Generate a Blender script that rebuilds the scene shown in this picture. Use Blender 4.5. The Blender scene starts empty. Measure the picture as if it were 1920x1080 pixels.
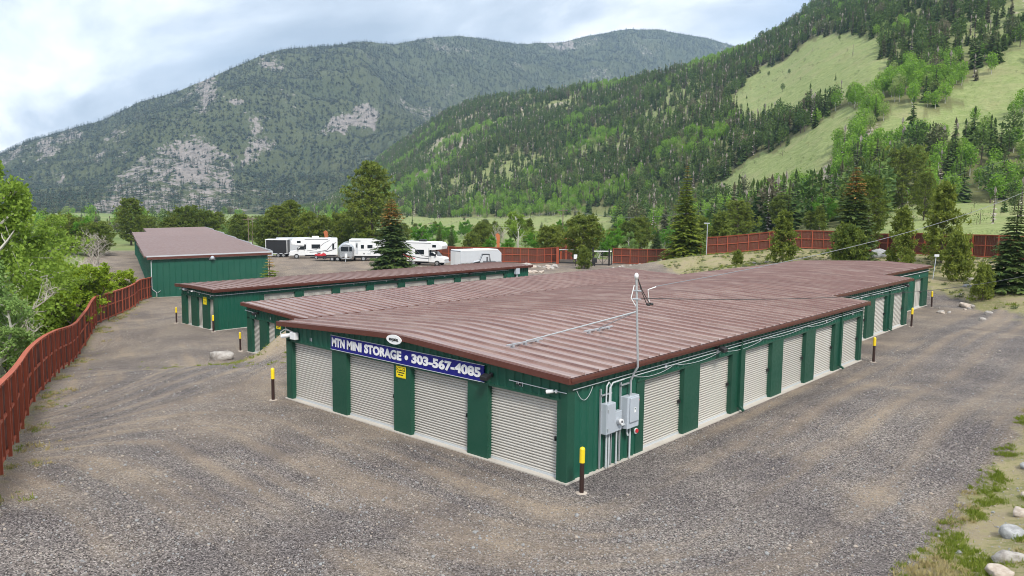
import bpy, math, random
import numpy as np
from mathutils import Matrix, Vector
R = math.radians
random.seed(7); rng = np.random.default_rng(7)
SC = bpy.context.scene
COL = SC.collection
PI = math.pi

# ------------------------------------------------------------------ camera
FPX = 1460.97
CAM = np.array([11.835, -15.451, 7.071])
_yaw, _pit, _rol = R(-41.6845), R(-6.0469), R(0.6212)
FW = np.array([math.sin(_yaw)*math.cos(_pit), math.cos(_yaw)*math.cos(_pit), math.sin(_pit)])
_rt = np.array([math.cos(_yaw), -math.sin(_yaw), 0.0]); _up = np.cross(_rt, FW)
RT = math.cos(_rol)*_rt + math.sin(_rol)*_up
UP = -math.sin(_rol)*_rt + math.cos(_rol)*_up
cam_d = bpy.data.cameras.new('camera'); cam = bpy.data.objects.new('camera', cam_d); COL.objects.link(cam)
cam_d.sensor_width = 36; cam_d.lens = FPX/1920*36; cam_d.clip_start = 0.2; cam_d.clip_end = 30000
cam.matrix_world = Matrix(((RT[0], UP[0], -FW[0], CAM[0]), (RT[1], UP[1], -FW[1], CAM[1]), (RT[2], UP[2], -FW[2], CAM[2]), (0, 0, 0, 1)))
SC.camera = cam

# ------------------------------------------------------------------ sky and sun
SKY_OFF = (3.9, -7.4, 0)
SUN_EL, SUN_AZ = 47, 122           # azimuth clockwise from +Y (degrees): from the right of the picture
W = bpy.data.worlds.new('World'); SC.world = W; W.use_nodes = True
nt = W.node_tree; nt.nodes.clear()
def N(nt, typ, **kw):
    n = nt.nodes.new(typ)
    for k, v in kw.items():
        if k == 'inp':
            for a, b in v.items(): n.inputs[a].default_value = b
        else: setattr(n, k, v)
    return n
def LK(nt, a, b): nt.links.new(a, b)
def math_node(nt, op, a, b=None, clamp=False):
    n = nt.nodes.new('ShaderNodeMath'); n.operation = op; n.use_clamp = clamp
    for i, v in enumerate((a, b)):
        if v is None: continue
        if isinstance(v, (int, float)): n.inputs[i].default_value = v
        else: nt.links.new(v, n.inputs[i])
    return n.outputs[0]
def ramp(nt, fac, stops, interp='LINEAR'):
    n = nt.nodes.new('ShaderNodeValToRGB'); n.color_ramp.interpolation = interp
    e = n.color_ramp.elements
    while len(e) < len(stops): e.new(0.5)
    for el, (p, c) in zip(e, stops):
        el.position = p; el.color = c if len(c) == 4 else (*c, 1)
    if fac is not None: nt.links.new(fac, n.inputs[0])
    return n.outputs[0]
def mix(nt, fac, a, b, blend='MIX'):
    n = nt.nodes.new('ShaderNodeMix'); n.data_type = 'RGBA'; n.blend_type = blend; n.clamp_factor = True
    for s, v in ((n.inputs[0], fac), (n.inputs[6], a), (n.inputs[7], b)):
        if isinstance(v, (int, float)): s.default_value = v
        elif isinstance(v, tuple): s.default_value = v if len(v) == 4 else (*v, 1)
        else: nt.links.new(v, s)
    return n.outputs[2]
def noise(nt, vec, scale, detail=3, rough=0.55, dist=0.0):
    n = nt.nodes.new('ShaderNodeTexNoise'); n.inputs['Scale'].default_value = scale
    n.inputs['Detail'].default_value = detail; n.inputs['Roughness'].default_value = rough; n.inputs['Distortion'].default_value = dist
    if vec is not None: nt.links.new(vec, n.inputs['Vector'])
    return n.outputs[0]
tc = N(nt, 'ShaderNodeTexCoord')
sky = N(nt, 'ShaderNodeTexSky', sky_type='NISHITA', sun_disc=False, sun_elevation=R(SUN_EL), sun_rotation=R(SUN_AZ), altitude=2400)
bg1 = N(nt, 'ShaderNodeBackground', inp={'Strength': 0.10}); LK(nt, sky.outputs[0], bg1.inputs[0])
sep = N(nt, 'ShaderNodeSeparateXYZ'); LK(nt, tc.outputs['Generated'], sep.inputs[0])
zc = math_node(nt, 'ADD', math_node(nt, 'MAXIMUM', sep.outputs[2], 0.0), 0.32)
cx_ = math_node(nt, 'DIVIDE', sep.outputs[0], zc); cy_ = math_node(nt, 'DIVIDE', sep.outputs[1], zc)
cv = N(nt, 'ShaderNodeCombineXYZ'); LK(nt, cx_, cv.inputs[0]); LK(nt, cy_, cv.inputs[1])
mp0 = N(nt, 'ShaderNodeMapping', inp={'Location': SKY_OFF, 'Rotation': (0, 0, 0.55), 'Scale': (1.0, 1.7, 1)}); LK(nt, cv.outputs[0], mp0.inputs[0])
n1 = noise(nt, mp0.outputs[0], 0.95, 9, 0.56, 0.45)
mp = N(nt, 'ShaderNodeMapping', inp={'Location': (13.0, 4.2, 0)}); LK(nt, cv.outputs[0], mp.inputs[0])
n2 = noise(nt, mp.outputs[0], 0.36, 4, 0.5, 0.3)
cloudcol = ramp(nt, n1, [(0.36, (0.19, 0.225, 0.275)), (0.45, (0.29, 0.325, 0.375)), (0.53, (0.47, 0.49, 0.515)), (0.62, (0.64, 0.645, 0.65))])
cover = ramp(nt, n2, [(0.33, (0.55,)*3), (0.45, (1,)*3)])
bg2 = N(nt, 'ShaderNodeBackground', inp={'Strength': 0.96}); LK(nt, cloudcol, bg2.inputs[0])
mx = N(nt, 'ShaderNodeMixShader'); LK(nt, cover, mx.inputs[0]); LK(nt, bg1.outputs[0], mx.inputs[1]); LK(nt, bg2.outputs[0], mx.inputs[2])
wo = N(nt, 'ShaderNodeOutputWorld'); LK(nt, mx.outputs[0], wo.inputs[0])
sl = bpy.data.lights.new('sun', 'SUN'); sl.energy = 1.5; sl.angle = R(12); sl.color = (1.0, 0.96, 0.9)
sun = bpy.data.objects.new('sun', sl); COL.objects.link(sun)
_sd = Vector((math.sin(R(SUN_AZ))*math.cos(R(SUN_EL)), math.cos(R(SUN_AZ))*math.cos(R(SUN_EL)), math.sin(R(SUN_EL))))
sun.rotation_euler = _sd.to_track_quat('Z', 'Y').to_euler(); sun.location = (0, 0, 40)
SC.view_settings.view_transform = 'Standard'; SC.view_settings.look = 'None'
SC.view_settings.exposure = 1.52; SC.view_settings.gamma = 1.0; SC.view_settings.use_curve_mapping = False
SC.render.engine = 'CYCLES'
SC.cycles.use_denoising = True; SC.cycles.filter_width = 1.0
SC.cycles.max_bounces = 5; SC.cycles.diffuse_bounces = 3; SC.cycles.glossy_bounces = 2; SC.cycles.transmission_bounces = 3
SC.cycles.volume_bounces = 0; SC.cycles.transparent_max_bounces = 4
SC.cycles.sample_clamp_indirect = 6

# ------------------------------------------------------------------ pixel helpers (1920x1080 photograph)
def ray(x, y): return FW + RT*(x-960)/FPX - UP*(y-540)/FPX
def at(x, y, d): return CAM + d*ray(x, y)
def on_z(x, y, z):
    d = ray(x, y); return CAM + d*((z-CAM[2])/d[2])
def on_x(x, y, X):
    d = ray(x, y); return CAM + d*((X-CAM[0])/d[0])
def on_y(x, y, Y):
    d = ray(x, y); return CAM + d*((Y-CAM[1])/d[1])
def project(x, y, z):
    dx, dy, dz = x-CAM[0], y-CAM[1], z-CAM[2]
    dep = dx*FW[0]+dy*FW[1]+dz*FW[2]; dep = np.where(dep < 0.1, 0.1, dep)
    return 960+FPX*(dx*RT[0]+dy*RT[1]+dz*RT[2])/dep, 540-FPX*(dx*UP[0]+dy*UP[1]+dz*UP[2])/dep, dep
def azel(x, y):
    d = ray(x, y); return math.atan2(d[0], d[1]), d[2]/math.hypot(d[0], d[1])

# ------------------------------------------------------------------ numpy noise
_perm = np.random.default_rng(3).random((256, 256))
def vnoise(x, y):
    xi = np.floor(x).astype(np.int64); yi = np.floor(y).astype(np.int64)
    fx = x-xi; fy = y-yi; fx = fx*fx*(3-2*fx); fy = fy*fy*(3-2*fy)
    g = lambda a, b: _perm[a & 255, b & 255]
    return (g(xi, yi)*(1-fx)+g(xi+1, yi)*fx)*(1-fy)+(g(xi, yi+1)*(1-fx)+g(xi+1, yi+1)*fx)*fy
def fbm(x, y, o=5, rough=0.5):
    s = 0; a = 1; t = 0
    x = np.asarray(x, float); y = np.asarray(y, float)
    for k in range(o):
        s = s+a*vnoise(x+17.3*k, y-9.1*k); t += a; a *= rough; x = x*2.03; y = y*2.03
    return s/t
def sstep(a, b, x):
    t = np.clip((x-a)/(b-a), 0, 1); return t*t*(3-2*t)
def in_poly(px, py, poly):
    ins = np.zeros(px.shape, bool); n = len(poly)
    for i in range(n):
        x0, y0 = poly[i]; x1, y1 = poly[(i+1) % n]
        c = ((y0 > py) != (y1 > py))
        xs = x0+(py-y0)*(x1-x0)/((y1-y0) if y1 != y0 else 1e-9)
        ins ^= c & (px < xs)
    return ins

# ------------------------------------------------------------------ mesh helpers
def mesh_np(name, V, F):
    me = bpy.data.meshes.new(name)
    V = np.asarray(V, np.float32); F = np.asarray(F, np.int32)
    k = F.shape[1]
    me.vertices.add(len(V)); me.vertices.foreach_set('co', V.ravel())
    me.loops.add(F.size); me.loops.foreach_set('vertex_index', F.ravel())
    me.polygons.add(len(F)); me.polygons.foreach_set('loop_start', np.arange(0, F.size, k, dtype=np.int32))
    try: me.polygons.foreach_set('loop_total', np.full(len(F), k, np.int32))
    except Exception: pass
    me.update(calc_edges=True)
    return me
def fattr(me, name, vals):
    a = me.attributes.new(name, 'FLOAT', 'POINT'); a.data.foreach_set('value', np.asarray(vals, np.float32))
def smooth(me): me.polygons.foreach_set('use_smooth', np.ones(len(me.polygons), bool))
def link(name, data, parent=None, loc=(0, 0, 0), rot=(0, 0, 0), sc=(1, 1, 1)):
    o = bpy.data.objects.new(name, data); COL.objects.link(o)
    o.parent = parent; o.location = loc; o.rotation_euler = rot; o.scale = sc
    return o
def tag(o, label=None, cat=None, group=None, kind=None):
    if label: o['label'] = label
    if cat: o['category'] = cat
    if group: o['group'] = group
    if kind: o['kind'] = kind
    return o
def thing(name, label, cat, loc=(0, 0, 0), rz=0.0, group=None):
    return tag(link(name, None, None, tuple(float(v) for v in loc), (0, 0, rz)), label, cat, group)
def copy_tree(o, parent=None):
    c = o.copy(); COL.objects.link(c); c.parent = parent
    for ch in list(o.children): copy_tree(ch, c)
    return c
class MB:
    def __init__(s): s.v = []; s.f = []
    def add(s, V, F):
        o = len(s.v); s.v += [tuple(map(float, v)) for v in V]; s.f += [tuple(i+o for i in f) for f in F]; return s
    def box(s, x0, x1, y0, y1, z0, z1):
        return s.add([(x0, y0, z0), (x1, y0, z0), (x1, y1, z0), (x0, y1, z0), (x0, y0, z1), (x1, y0, z1), (x1, y1, z1), (x0, y1, z1)],
                     [(0, 3, 2, 1), (4, 5, 6, 7), (0, 1, 5, 4), (1, 2, 6, 5), (2, 3, 7, 6), (3, 0, 4, 7)])
    def prism(s, poly, axis, a, b):
        """poly: 2D outline; axis 'x' (poly is y,z), 'y' (poly is x,z) or 'z' (poly is x,y)"""
        n = len(poly)
        def mk(p, t): return {'x': (t, p[0], p[1]), 'y': (p[0], t, p[1]), 'z': (p[0], p[1], t)}[axis]
        V = [mk(p, a) for p in poly]+[mk(p, b) for p in poly]
        F = [tuple(range(n)), tuple(range(2*n-1, n-1, -1))]+[(i, n+i, n+(i+1) % n, (i+1) % n) for i in range(n)]
        return s.add(V, F)
    def bar(s, p, q, w, h, up=(0, 0, 1)):
        p = Vector(p); q = Vector(q); d = (q-p).normalized(); u = Vector(up)
        if abs(d.dot(u)) > 0.99: u = Vector((0, 1, 0))
        sd = d.cross(u).normalized()*w/2; up2 = sd.cross(d).normalized()*h/2
        V = []
        for c in (p, q): V += [c-sd-up2, c+sd-up2, c+sd+up2, c-sd+up2]
        return s.add(V, [(0, 1, 2, 3), (7, 6, 5, 4), (0, 4, 5, 1), (1, 5, 6, 2), (2, 6, 7, 3), (3, 7, 4, 0)])
    def tube(s, pts, r, n=6, cap=True):
        pts = [Vector(p) for p in pts]
        rs = r if isinstance(r, (list, tuple)) else [r]*len(pts)
        V = []; m = len(pts); prev = None
        for i, p in enumerate(pts):
            d = (pts[min(i+1, m-1)]-pts[max(i-1, 0)]).normalized()
            if prev is None: a = d.orthogonal().normalized()
            else: a = (prev-d*prev.dot(d)).normalized()
            prev = a; b = d.cross(a)
            V += [p+(a*math.cos(2*PI*k/n)+b*math.sin(2*PI*k/n))*rs[i] for k in range(n)]
        F = [(i*n+k, i*n+(k+1) % n, (i+1)*n+(k+1) % n, (i+1)*n+k) for i in range(m-1) for k in range(n)]
        if cap: F += [tuple(range(n-1, -1, -1)), tuple((m-1)*n+k for k in range(n))]
        return s.add(V, F)
    def cyl(s, c, axis, r, h, n=12):
        a = {'x': (1, 0, 0), 'y': (0, 1, 0), 'z': (0, 0, 1)}[axis]; c = Vector(c); a = Vector(a)*h/2
        return s.tube([c-a, c+a], r, n)
    def mesh(s, name, mat=None, sm=False):
        me = bpy.data.meshes.new(name); me.from_pydata(s.v, [], s.f); me.update()
        if mat: me.materials.append(mat)
        if sm: smooth(me)
        return me
    def build(s, name, mat, parent=None, loc=(0, 0, 0), sm=False, rot=(0, 0, 0)):
        return link(name, s.mesh(name, mat, sm), parent, loc, rot)
def bevel(o, w=0.02, seg=2):
    m = o.modifiers.new('bevel', 'BEVEL'); m.width = w; m.segments = seg; m.limit_method = 'ANGLE'; m.angle_limit = R(40); return o
# ------------------------------------------------------------------ materials
def new_mat(name):
    m = bpy.data.materials.new(name); m.use_nodes = True; nt = m.node_tree
    return m, nt, nt.nodes['Principled BSDF']
def paint(name, col, rough=0.5, metal=0.0, spec=0.5, dirt=0.12, dscale=1.5, dcol=(0.30, 0.26, 0.2), bump=0.0):
    m, nt, b = new_mat(name)
    tc = N(nt, 'ShaderNodeTexCoord'); oi = N(nt, 'ShaderNodeObjectInfo')
    va = N(nt, 'ShaderNodeVectorMath', operation='ADD'); LK(nt, tc.outputs['Object'], va.inputs[0]); LK(nt, math_node(nt, 'MULTIPLY', oi.outputs['Random'], 41.0), va.inputs[1])
    n = noise(nt, va.outputs[0], dscale, 6, 0.65)
    f = ramp(nt, n, [(0.42, (0, 0, 0)), (0.78, (dirt,)*3)])
    n2 = noise(nt, tc.outputs['Object'], dscale*9, 3, 0.6)
    c = mix(nt, f, col, dcol)
    c = mix(nt, 0.5, c, mix(nt, n2, tuple(v*0.86 for v in col), tuple(min(1, v*1.14) for v in col)))
    tint = mix(nt, oi.outputs['Random'], (0.92,)*3, (1.06,)*3); c = mix(nt, 1.0, c, tint, 'MULTIPLY')
    LK(nt, c, b.inputs['Base Color'])
    r = ramp(nt, n2, [(0.3, (rough*0.8,)*3), (0.7, (min(1, rough*1.2),)*3)]); LK(nt, r, b.inputs['Roughness'])
    b.inputs['Metallic'].default_value = metal; b.inputs['Specular IOR Level'].default_value = spec
    if bump:
        bp = N(nt, 'ShaderNodeBump', inp={'Strength': bump, 'Distance': 0.02}); LK(nt, n2, bp.inputs['Height']); LK(nt, bp.outputs[0], b.inputs['Normal'])
    return m
def foliage(name, c1, c2, trans=0.25, c3=None, nscale=0.5, rough=0.6):
    m, nt, b = new_mat(name)
    oi = N(nt, 'ShaderNodeObjectInfo'); tc = N(nt, 'ShaderNodeTexCoord')
    n = noise(nt, tc.outputs['Object'], nscale, 2, 0.5)
    ge = N(nt, 'ShaderNodeNewGeometry')
    f = math_node(nt, 'ADD', math_node(nt, 'MULTIPLY', oi.outputs['Random'], 0.4), math_node(nt, 'MULTIPLY', math_node(nt, 'SUBTRACT', n, 0.28), 0.8))
    f = math_node(nt, 'ADD', f, math_node(nt, 'MULTIPLY', math_node(nt, 'SUBTRACT', ge.outputs['Random Per Island'], 0.4), 0.8), True)
    c = mix(nt, f, c1, c2)
    if c3:
        h = math_node(nt, 'FRACT', math_node(nt, 'MULTIPLY', oi.outputs['Random'], 7.13))
        c = mix(nt, ramp(nt, h, [(0.80, (0, 0, 0)), (0.95, (1, 1, 1))]), c, c3)
    LK(nt, c, b.inputs['Base Color']); b.inputs['Roughness'].default_value = rough; b.inputs['Specular IOR Level'].default_value = 0.15
    if trans:
        t = N(nt, 'ShaderNodeBsdfTranslucent'); LK(nt, c, t.inputs[0])
        ms = N(nt, 'ShaderNodeMixShader', inp={0: trans}); out = nt.nodes['Material Output']
        LK(nt, b.outputs[0], ms.inputs[1]); LK(nt, t.outputs[0], ms.inputs[2]); LK(nt, ms.outputs[0], out.inputs[0])
    return m
M = {}
M['green'] = paint('green_siding', (0.007, 0.088, 0.054), 0.45, dirt=0.35, dscale=0.9, dcol=(0.06, 0.13, 0.09))
M['green_dark'] = paint('green_trim', (0.006, 0.064, 0.037), 0.48, dirt=0.45, dscale=1.2, dcol=(0.05, 0.1, 0.07))
M['roof'] = paint('maroon_roof', (0.225, 0.124, 0.104), 0.38, spec=0.55, dirt=0.85, dscale=0.5, dcol=(0.38, 0.275, 0.23))
def _streaks(mat):
    nt = mat.node_tree; b = nt.nodes['Principled BSDF']; src = b.inputs['Base Color'].links[0].from_socket
    tc = N(nt, 'ShaderNodeTexCoord'); oi = N(nt, 'ShaderNodeObjectInfo'); mp = N(nt, 'ShaderNodeMapping', inp={'Scale': (0.35, 7.0, 1.0)}); LK(nt, tc.outputs['Object'], mp.inputs[0])
    va = N(nt, 'ShaderNodeVectorMath', operation='ADD'); LK(nt, mp.outputs[0], va.inputs[0]); LK(nt, math_node(nt, 'MULTIPLY', oi.outputs['Random'], 97.0), va.inputs[1])
    n = noise(nt, va.outputs[0], 1.0, 6, 0.65); f = ramp(nt, n, [(0.48, (0, 0, 0)), (0.72, (0.75, 0.75, 0.75))])
    c = mix(nt, f, src, (0.44, 0.345, 0.295)); n3 = noise(nt, va.outputs[0], 0.6, 4, 0.6); c = mix(nt, ramp(nt, n3, [(0.52, (0, 0, 0)), (0.75, (0.6, 0.6, 0.6))]), c, (0.15, 0.085, 0.075))
    LK(nt, c, b.inputs['Base Color'])
_streaks(M['roof'])
_b = M['roof'].node_tree.nodes['Principled BSDF']; _b.inputs['Coat Weight'].default_value = 0.4; _b.inputs['Coat Roughness'].default_value = 0.2; _b.inputs['Coat IOR'].default_value = 1.7
M['roof_far'] = paint('maroon_roof_weathered', (0.190, 0.115, 0.098), 0.5, spec=0.4, dirt=0.5, dscale=0.3, dcol=(0.27, 0.19, 0.165))
M['trim'] = paint('brown_trim', (0.105, 0.032, 0.022), 0.42, dirt=0.3, dcol=(0.16, 0.09, 0.07))
M['door'] = paint('beige_door', (0.55, 0.52, 0.465), 0.5, dirt=0.4, dscale=0.9, dcol=(0.36, 0.32, 0.26))
M['concrete'] = paint('concrete', (0.50, 0.46, 0.40), 0.85, dirt=0.7, dscale=1.2, dcol=(0.24, 0.2, 0.17), bump=0.4)
M['galv'] = paint('galvanised', (0.50, 0.52, 0.54), 0.42, metal=0.55, dirt=0.2)
M['conduit'] = paint('white_conduit', (0.50, 0.53, 0.54), 0.45, dirt=0.2)
M['cabinet'] = paint('grey_cabinet', (0.42, 0.46, 0.50), 0.4, dirt=0.15, dscale=3)
M['white'] = paint('white_paint', (0.78, 0.78, 0.77), 0.4, dirt=0.1)
M['black'] = paint('black_paint', (0.018, 0.018, 0.02), 0.45, dirt=0.2, dcol=(0.05, 0.05, 0.05))
M['rubber'] = paint('rubber', (0.02, 0.02, 0.021), 0.8, dirt=0.3, dcol=(0.08, 0.07, 0.06))
M['glass'] = paint('dark_glass', (0.015, 0.02, 0.025), 0.08, dirt=0.0)
M['yellow'] = paint('yellow_sleeve', (0.86, 0.62, 0.015), 0.4, dirt=0.15)
M['brown_post'] = paint('dark_brown_post', (0.03, 0.012, 0.009), 0.5, dirt=0.3, dcol=(0.09, 0.06, 0.05))
M['blue'] = paint('blue_sign', (0.004, 0.006, 0.165), 0.4, dirt=0.1, dcol=(0.02, 0.02, 0.15))
M['sign_yellow'] = paint('yellow_sign', (0.85, 0.68, 0.01), 0.4, dirt=0.05)
M['fence'] = paint('red_fence_frame', (0.38, 0.085, 0.038), 0.7, dirt=0.45, dscale=1.3, dcol=(0.14, 0.05, 0.035), bump=0.3)
M['fence_board'] = paint('red_fence_board', (0.135, 0.036, 0.020), 0.75, dirt=0.6, dscale=0.8, dcol=(0.085, 0.032, 0.02), bump=0.4)
M['red'] = paint('red_paint', (0.5, 0.02, 0.03), 0.4)
M['silver'] = paint('bare_aluminium', (0.62, 0.64, 0.66), 0.3, metal=0.8)
M['lgrey'] = paint('light_grey_paint', (0.52, 0.54, 0.56), 0.4)
M['stripe'] = paint('grey_stripe', (0.11, 0.11, 0.12), 0.4)
M['wood'] = paint('weathered_wood', (0.16, 0.12, 0.09), 0.85, dirt=0.4, bump=0.4)
M['orange_wood'] = paint('orange_timber', (0.45, 0.13, 0.04), 0.7)
M['bark'] = paint('bark', (0.10, 0.075, 0.055), 0.9, dirt=0.4, dscale=4, bump=0.8)
M['bark_pale'] = paint('pale_bark', (0.46, 0.44, 0.38), 0.85, dirt=0.5, dscale=5, dcol=(0.1, 0.09, 0.07), bump=0.5)
M['deadwood'] = paint('dead_branches', (0.40, 0.36, 0.30), 0.9, dirt=0.3)
M['cable'] = paint('cable', (0.20, 0.20, 0.21), 0.5)
M['cable_dark'] = paint('cable_black', (0.03, 0.03, 0.03), 0.5)
def rock_mat(name, c1, c2):
    m, nt, b = new_mat(name); tc = N(nt, 'ShaderNodeTexCoord')
    n = noise(nt, tc.outputs['Object'], 2.2, 6, 0.65); c = mix(nt, ramp(nt, n, [(0.40, (0, 0, 0)), (0.58, (1, 1, 1))]), c1, c2)
    n3 = noise(nt, tc.outputs['Object'], 14, 3, 0.6); c = mix(nt, 0.35, c, mix(nt, n3, tuple(v*0.6 for v in c1), tuple(min(1, v*1.3) for v in c2)))
    LK(nt, c, b.inputs['Base Color']); b.inputs['Roughness'].default_value = 0.9
    bp = N(nt, 'ShaderNodeBump', inp={'Strength': 0.6, 'Distance': 0.06}); LK(nt, n, bp.inputs['Height']); LK(nt, bp.outputs[0], b.inputs['Normal'])
    return m
M['rock'] = rock_mat('boulder_stone', (0.24, 0.21, 0.185), (0.47, 0.44, 0.40))
M['rock_grey'] = rock_mat('grey_stone', (0.22, 0.22, 0.22), (0.44, 0.44, 0.43))
M['rock_tan'] = rock_mat('tan_stone', (0.36, 0.29, 0.23), (0.52, 0.45, 0.38))
M['spruce'] = foliage('spruce_needles', (0.05, 0.092, 0.028), (0.155, 0.205, 0.05), 0.25, nscale=1.2)
M['spruce_y'] = foliage('fresh_spruce_needles', (0.11, 0.165, 0.025), (0.31, 0.35, 0.045), 0.4, nscale=1.2)
M['rust'] = foliage('rusty_needles', (0.34, 0.17, 0.04), (0.40, 0.26, 0.07), 0.2)
M['pine'] = foliage('pine_needles', (0.105, 0.155, 0.030), (0.30, 0.345, 0.060), 0.45, nscale=1.6)
M['leaf'] = foliage('cottonwood_leaves', (0.17, 0.27, 0.035), (0.34, 0.47, 0.075), 0.45, nscale=0.6)
M['leaf_pale'] = foliage('pale_aspen_leaves', (0.16, 0.27, 0.07), (0.31, 0.44, 0.13), 0.4, nscale=0.6)
M['leaf_yellow'] = foliage('yellow_green_willow_leaves', (0.20, 0.30, 0.022), (0.36, 0.46, 0.04), 0.4, nscale=0.6)
M['leaf_bright'] = foliage('bright_green_leaves', (0.09, 0.24, 0.022), (0.19, 0.38, 0.045), 0.4, nscale=0.6)
M['hill_conifer'] = foliage('hillside_conifer_needles', (0.056, 0.112, 0.030), (0.180, 0.255, 0.060), 0.25, c3=(0.18, 0.165, 0.10), nscale=0.15)
M['hill_aspen'] = foliage('hillside_aspen_leaves', (0.15, 0.29, 0.035), (0.30, 0.48, 0.06), 0.45, c3=(0.30, 0.38, 0.12), nscale=0.2)
M['far_conifer'] = foliage('mountain_conifer_needles', (0.014, 0.040, 0.030), (0.046, 0.084, 0.048), 0.0, c3=(0.085, 0.105, 0.055), nscale=0.1)
M['grass'] = foliage('green_grass', (0.14, 0.20, 0.025), (0.27, 0.31, 0.05), 0.3)
M['straw'] = foliage('dry_grass', (0.32, 0.26, 0.11), (0.45, 0.39, 0.2), 0.2)
M['sage'] = foliage('sage_scrub', (0.10, 0.13, 0.06), (0.2, 0.22, 0.11), 0.15)

def ground_material():
    m, nt, b = new_mat('site_ground')
    tc = N(nt, 'ShaderNodeTexCoord'); P = tc.outputs['Object']
    A = lambda n: N(nt, 'ShaderNodeAttribute', attribute_name=n).outputs['Fac']
    # gravel: stones as coloured cells, dust between, wheel-track streaks
    vo = N(nt, 'ShaderNodeTexVoronoi', feature='F1', inp={'Scale': 36.0}); LK(nt, P, vo.inputs['Vector'])
    vs = N(nt, 'ShaderNodeSeparateColor'); LK(nt, vo.outputs['Color'], vs.inputs[0])
    stone = ramp(nt, vs.outputs[0], [(0.0, (0.042, 0.037, 0.035)), (0.35, (0.142, 0.126, 0.117)), (0.72, (0.255, 0.226, 0.206)), (0.94, (0.37, 0.33, 0.30)), (1.0, (0.56, 0.52, 0.48))])
    big = noise(nt, P, 0.16, 5, 0.6, 0.4)
    tv = N(nt, 'ShaderNodeCombineXYZ'); LK(nt, math_node(nt, 'MULTIPLY', A('track'), 0.85), tv.inputs[0]); LK(nt, math_node(nt, 'MULTIPLY', A('along'), 0.055), tv.inputs[1])
    streak = noise(nt, tv.outputs[0], 1.0, 5, 0.6, 0.15)
    dustf = math_node(nt, 'ADD', math_node(nt, 'MULTIPLY', streak, 0.75), math_node(nt, 'MULTIPLY', big, 0.55))
    dustf = ramp(nt, dustf, [(0.62, (0, 0, 0)), (0.79, (1, 1, 1))])
    dustf = math_node(nt, 'MAXIMUM', dustf, math_node(nt, 'MULTIPLY', A('rut'), math_node(nt, 'ADD', 0.5, big)), True)
    dustf = math_node(nt, 'MAXIMUM', dustf, math_node(nt, 'MULTIPLY', A('dusty'), math_node(nt, 'MULTIPLY', big, 1.6)), True)
    dustn = noise(nt, P, 1.3, 5, 0.7)
    dustc = mix(nt, dustn, (0.265, 0.212, 0.155), (0.440, 0.350, 0.252))
    grav = mix(nt, math_node(nt, 'MULTIPLY', dustf, math_node(nt, 'ADD', 0.25, math_node(nt, 'MULTIPLY', vs.outputs[1], 0.75))), stone, dustc)
    dark = ramp(nt, noise(nt, P, 0.33, 4, 0.6), [(0.35, (0.72, 0.71, 0.74)), (0.62, (1.1, 1.08, 1.05))])
    grav = mix(nt, 1.0, grav, dark, 'MULTIPLY')
    # soil / sand
    sn = noise(nt, P, 0.9, 6, 0.7); sandc = mix(nt, sn, (0.34, 0.255, 0.17), (0.58, 0.475, 0.33))
    sandc = mix(nt, math_node(nt, 'MULTIPLY', vs.outputs[2], 0.3), sandc, stone)
    # dry grass and turf
    gn = noise(nt, P, 0.35, 6, 0.7, 0.5); gn2 = noise(nt, P, 5.0, 4, 0.7)
    gf = math_node(nt, 'ADD', math_node(nt, 'MULTIPLY', gn, 0.6), math_node(nt, 'MULTIPLY', gn2, 0.4))
    dry = ramp(nt, gf, [(0.36, (0.33, 0.265, 0.18)), (0.47, (0.37, 0.32, 0.18)), (0.56, (0.235, 0.235, 0.095)), (0.66, (0.43, 0.36, 0.26))])
    mn = noise(nt, P, 0.03, 5, 0.65); lush = ramp(nt, mn, [(0.35, (0.115, 0.165, 0.05)), (0.55, (0.195, 0.245, 0.085)), (0.7, (0.26, 0.27, 0.12))])
    c = mix(nt, A('sand'), grav, sandc); c = mix(nt, A('dry'), c, dry); c = mix(nt, A('lush'), c, lush)
    LK(nt, c, b.inputs['Base Color']); b.inputs['Roughness'].default_value = 0.92; b.inputs['Specular IOR Level'].default_value = 0.2
    hh = math_node(nt, 'ADD', math_node(nt, 'MULTIPLY', vo.outputs['Distance'], -1.6), noise(nt, P, 5, 4, 0.7))
    bp = N(nt, 'ShaderNodeBump', inp={'Strength': 0.75, 'Distance': 0.035}); LK(nt, hh, bp.inputs['Height']); LK(nt, bp.outputs[0], b.inputs['Normal'])
    return m
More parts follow.
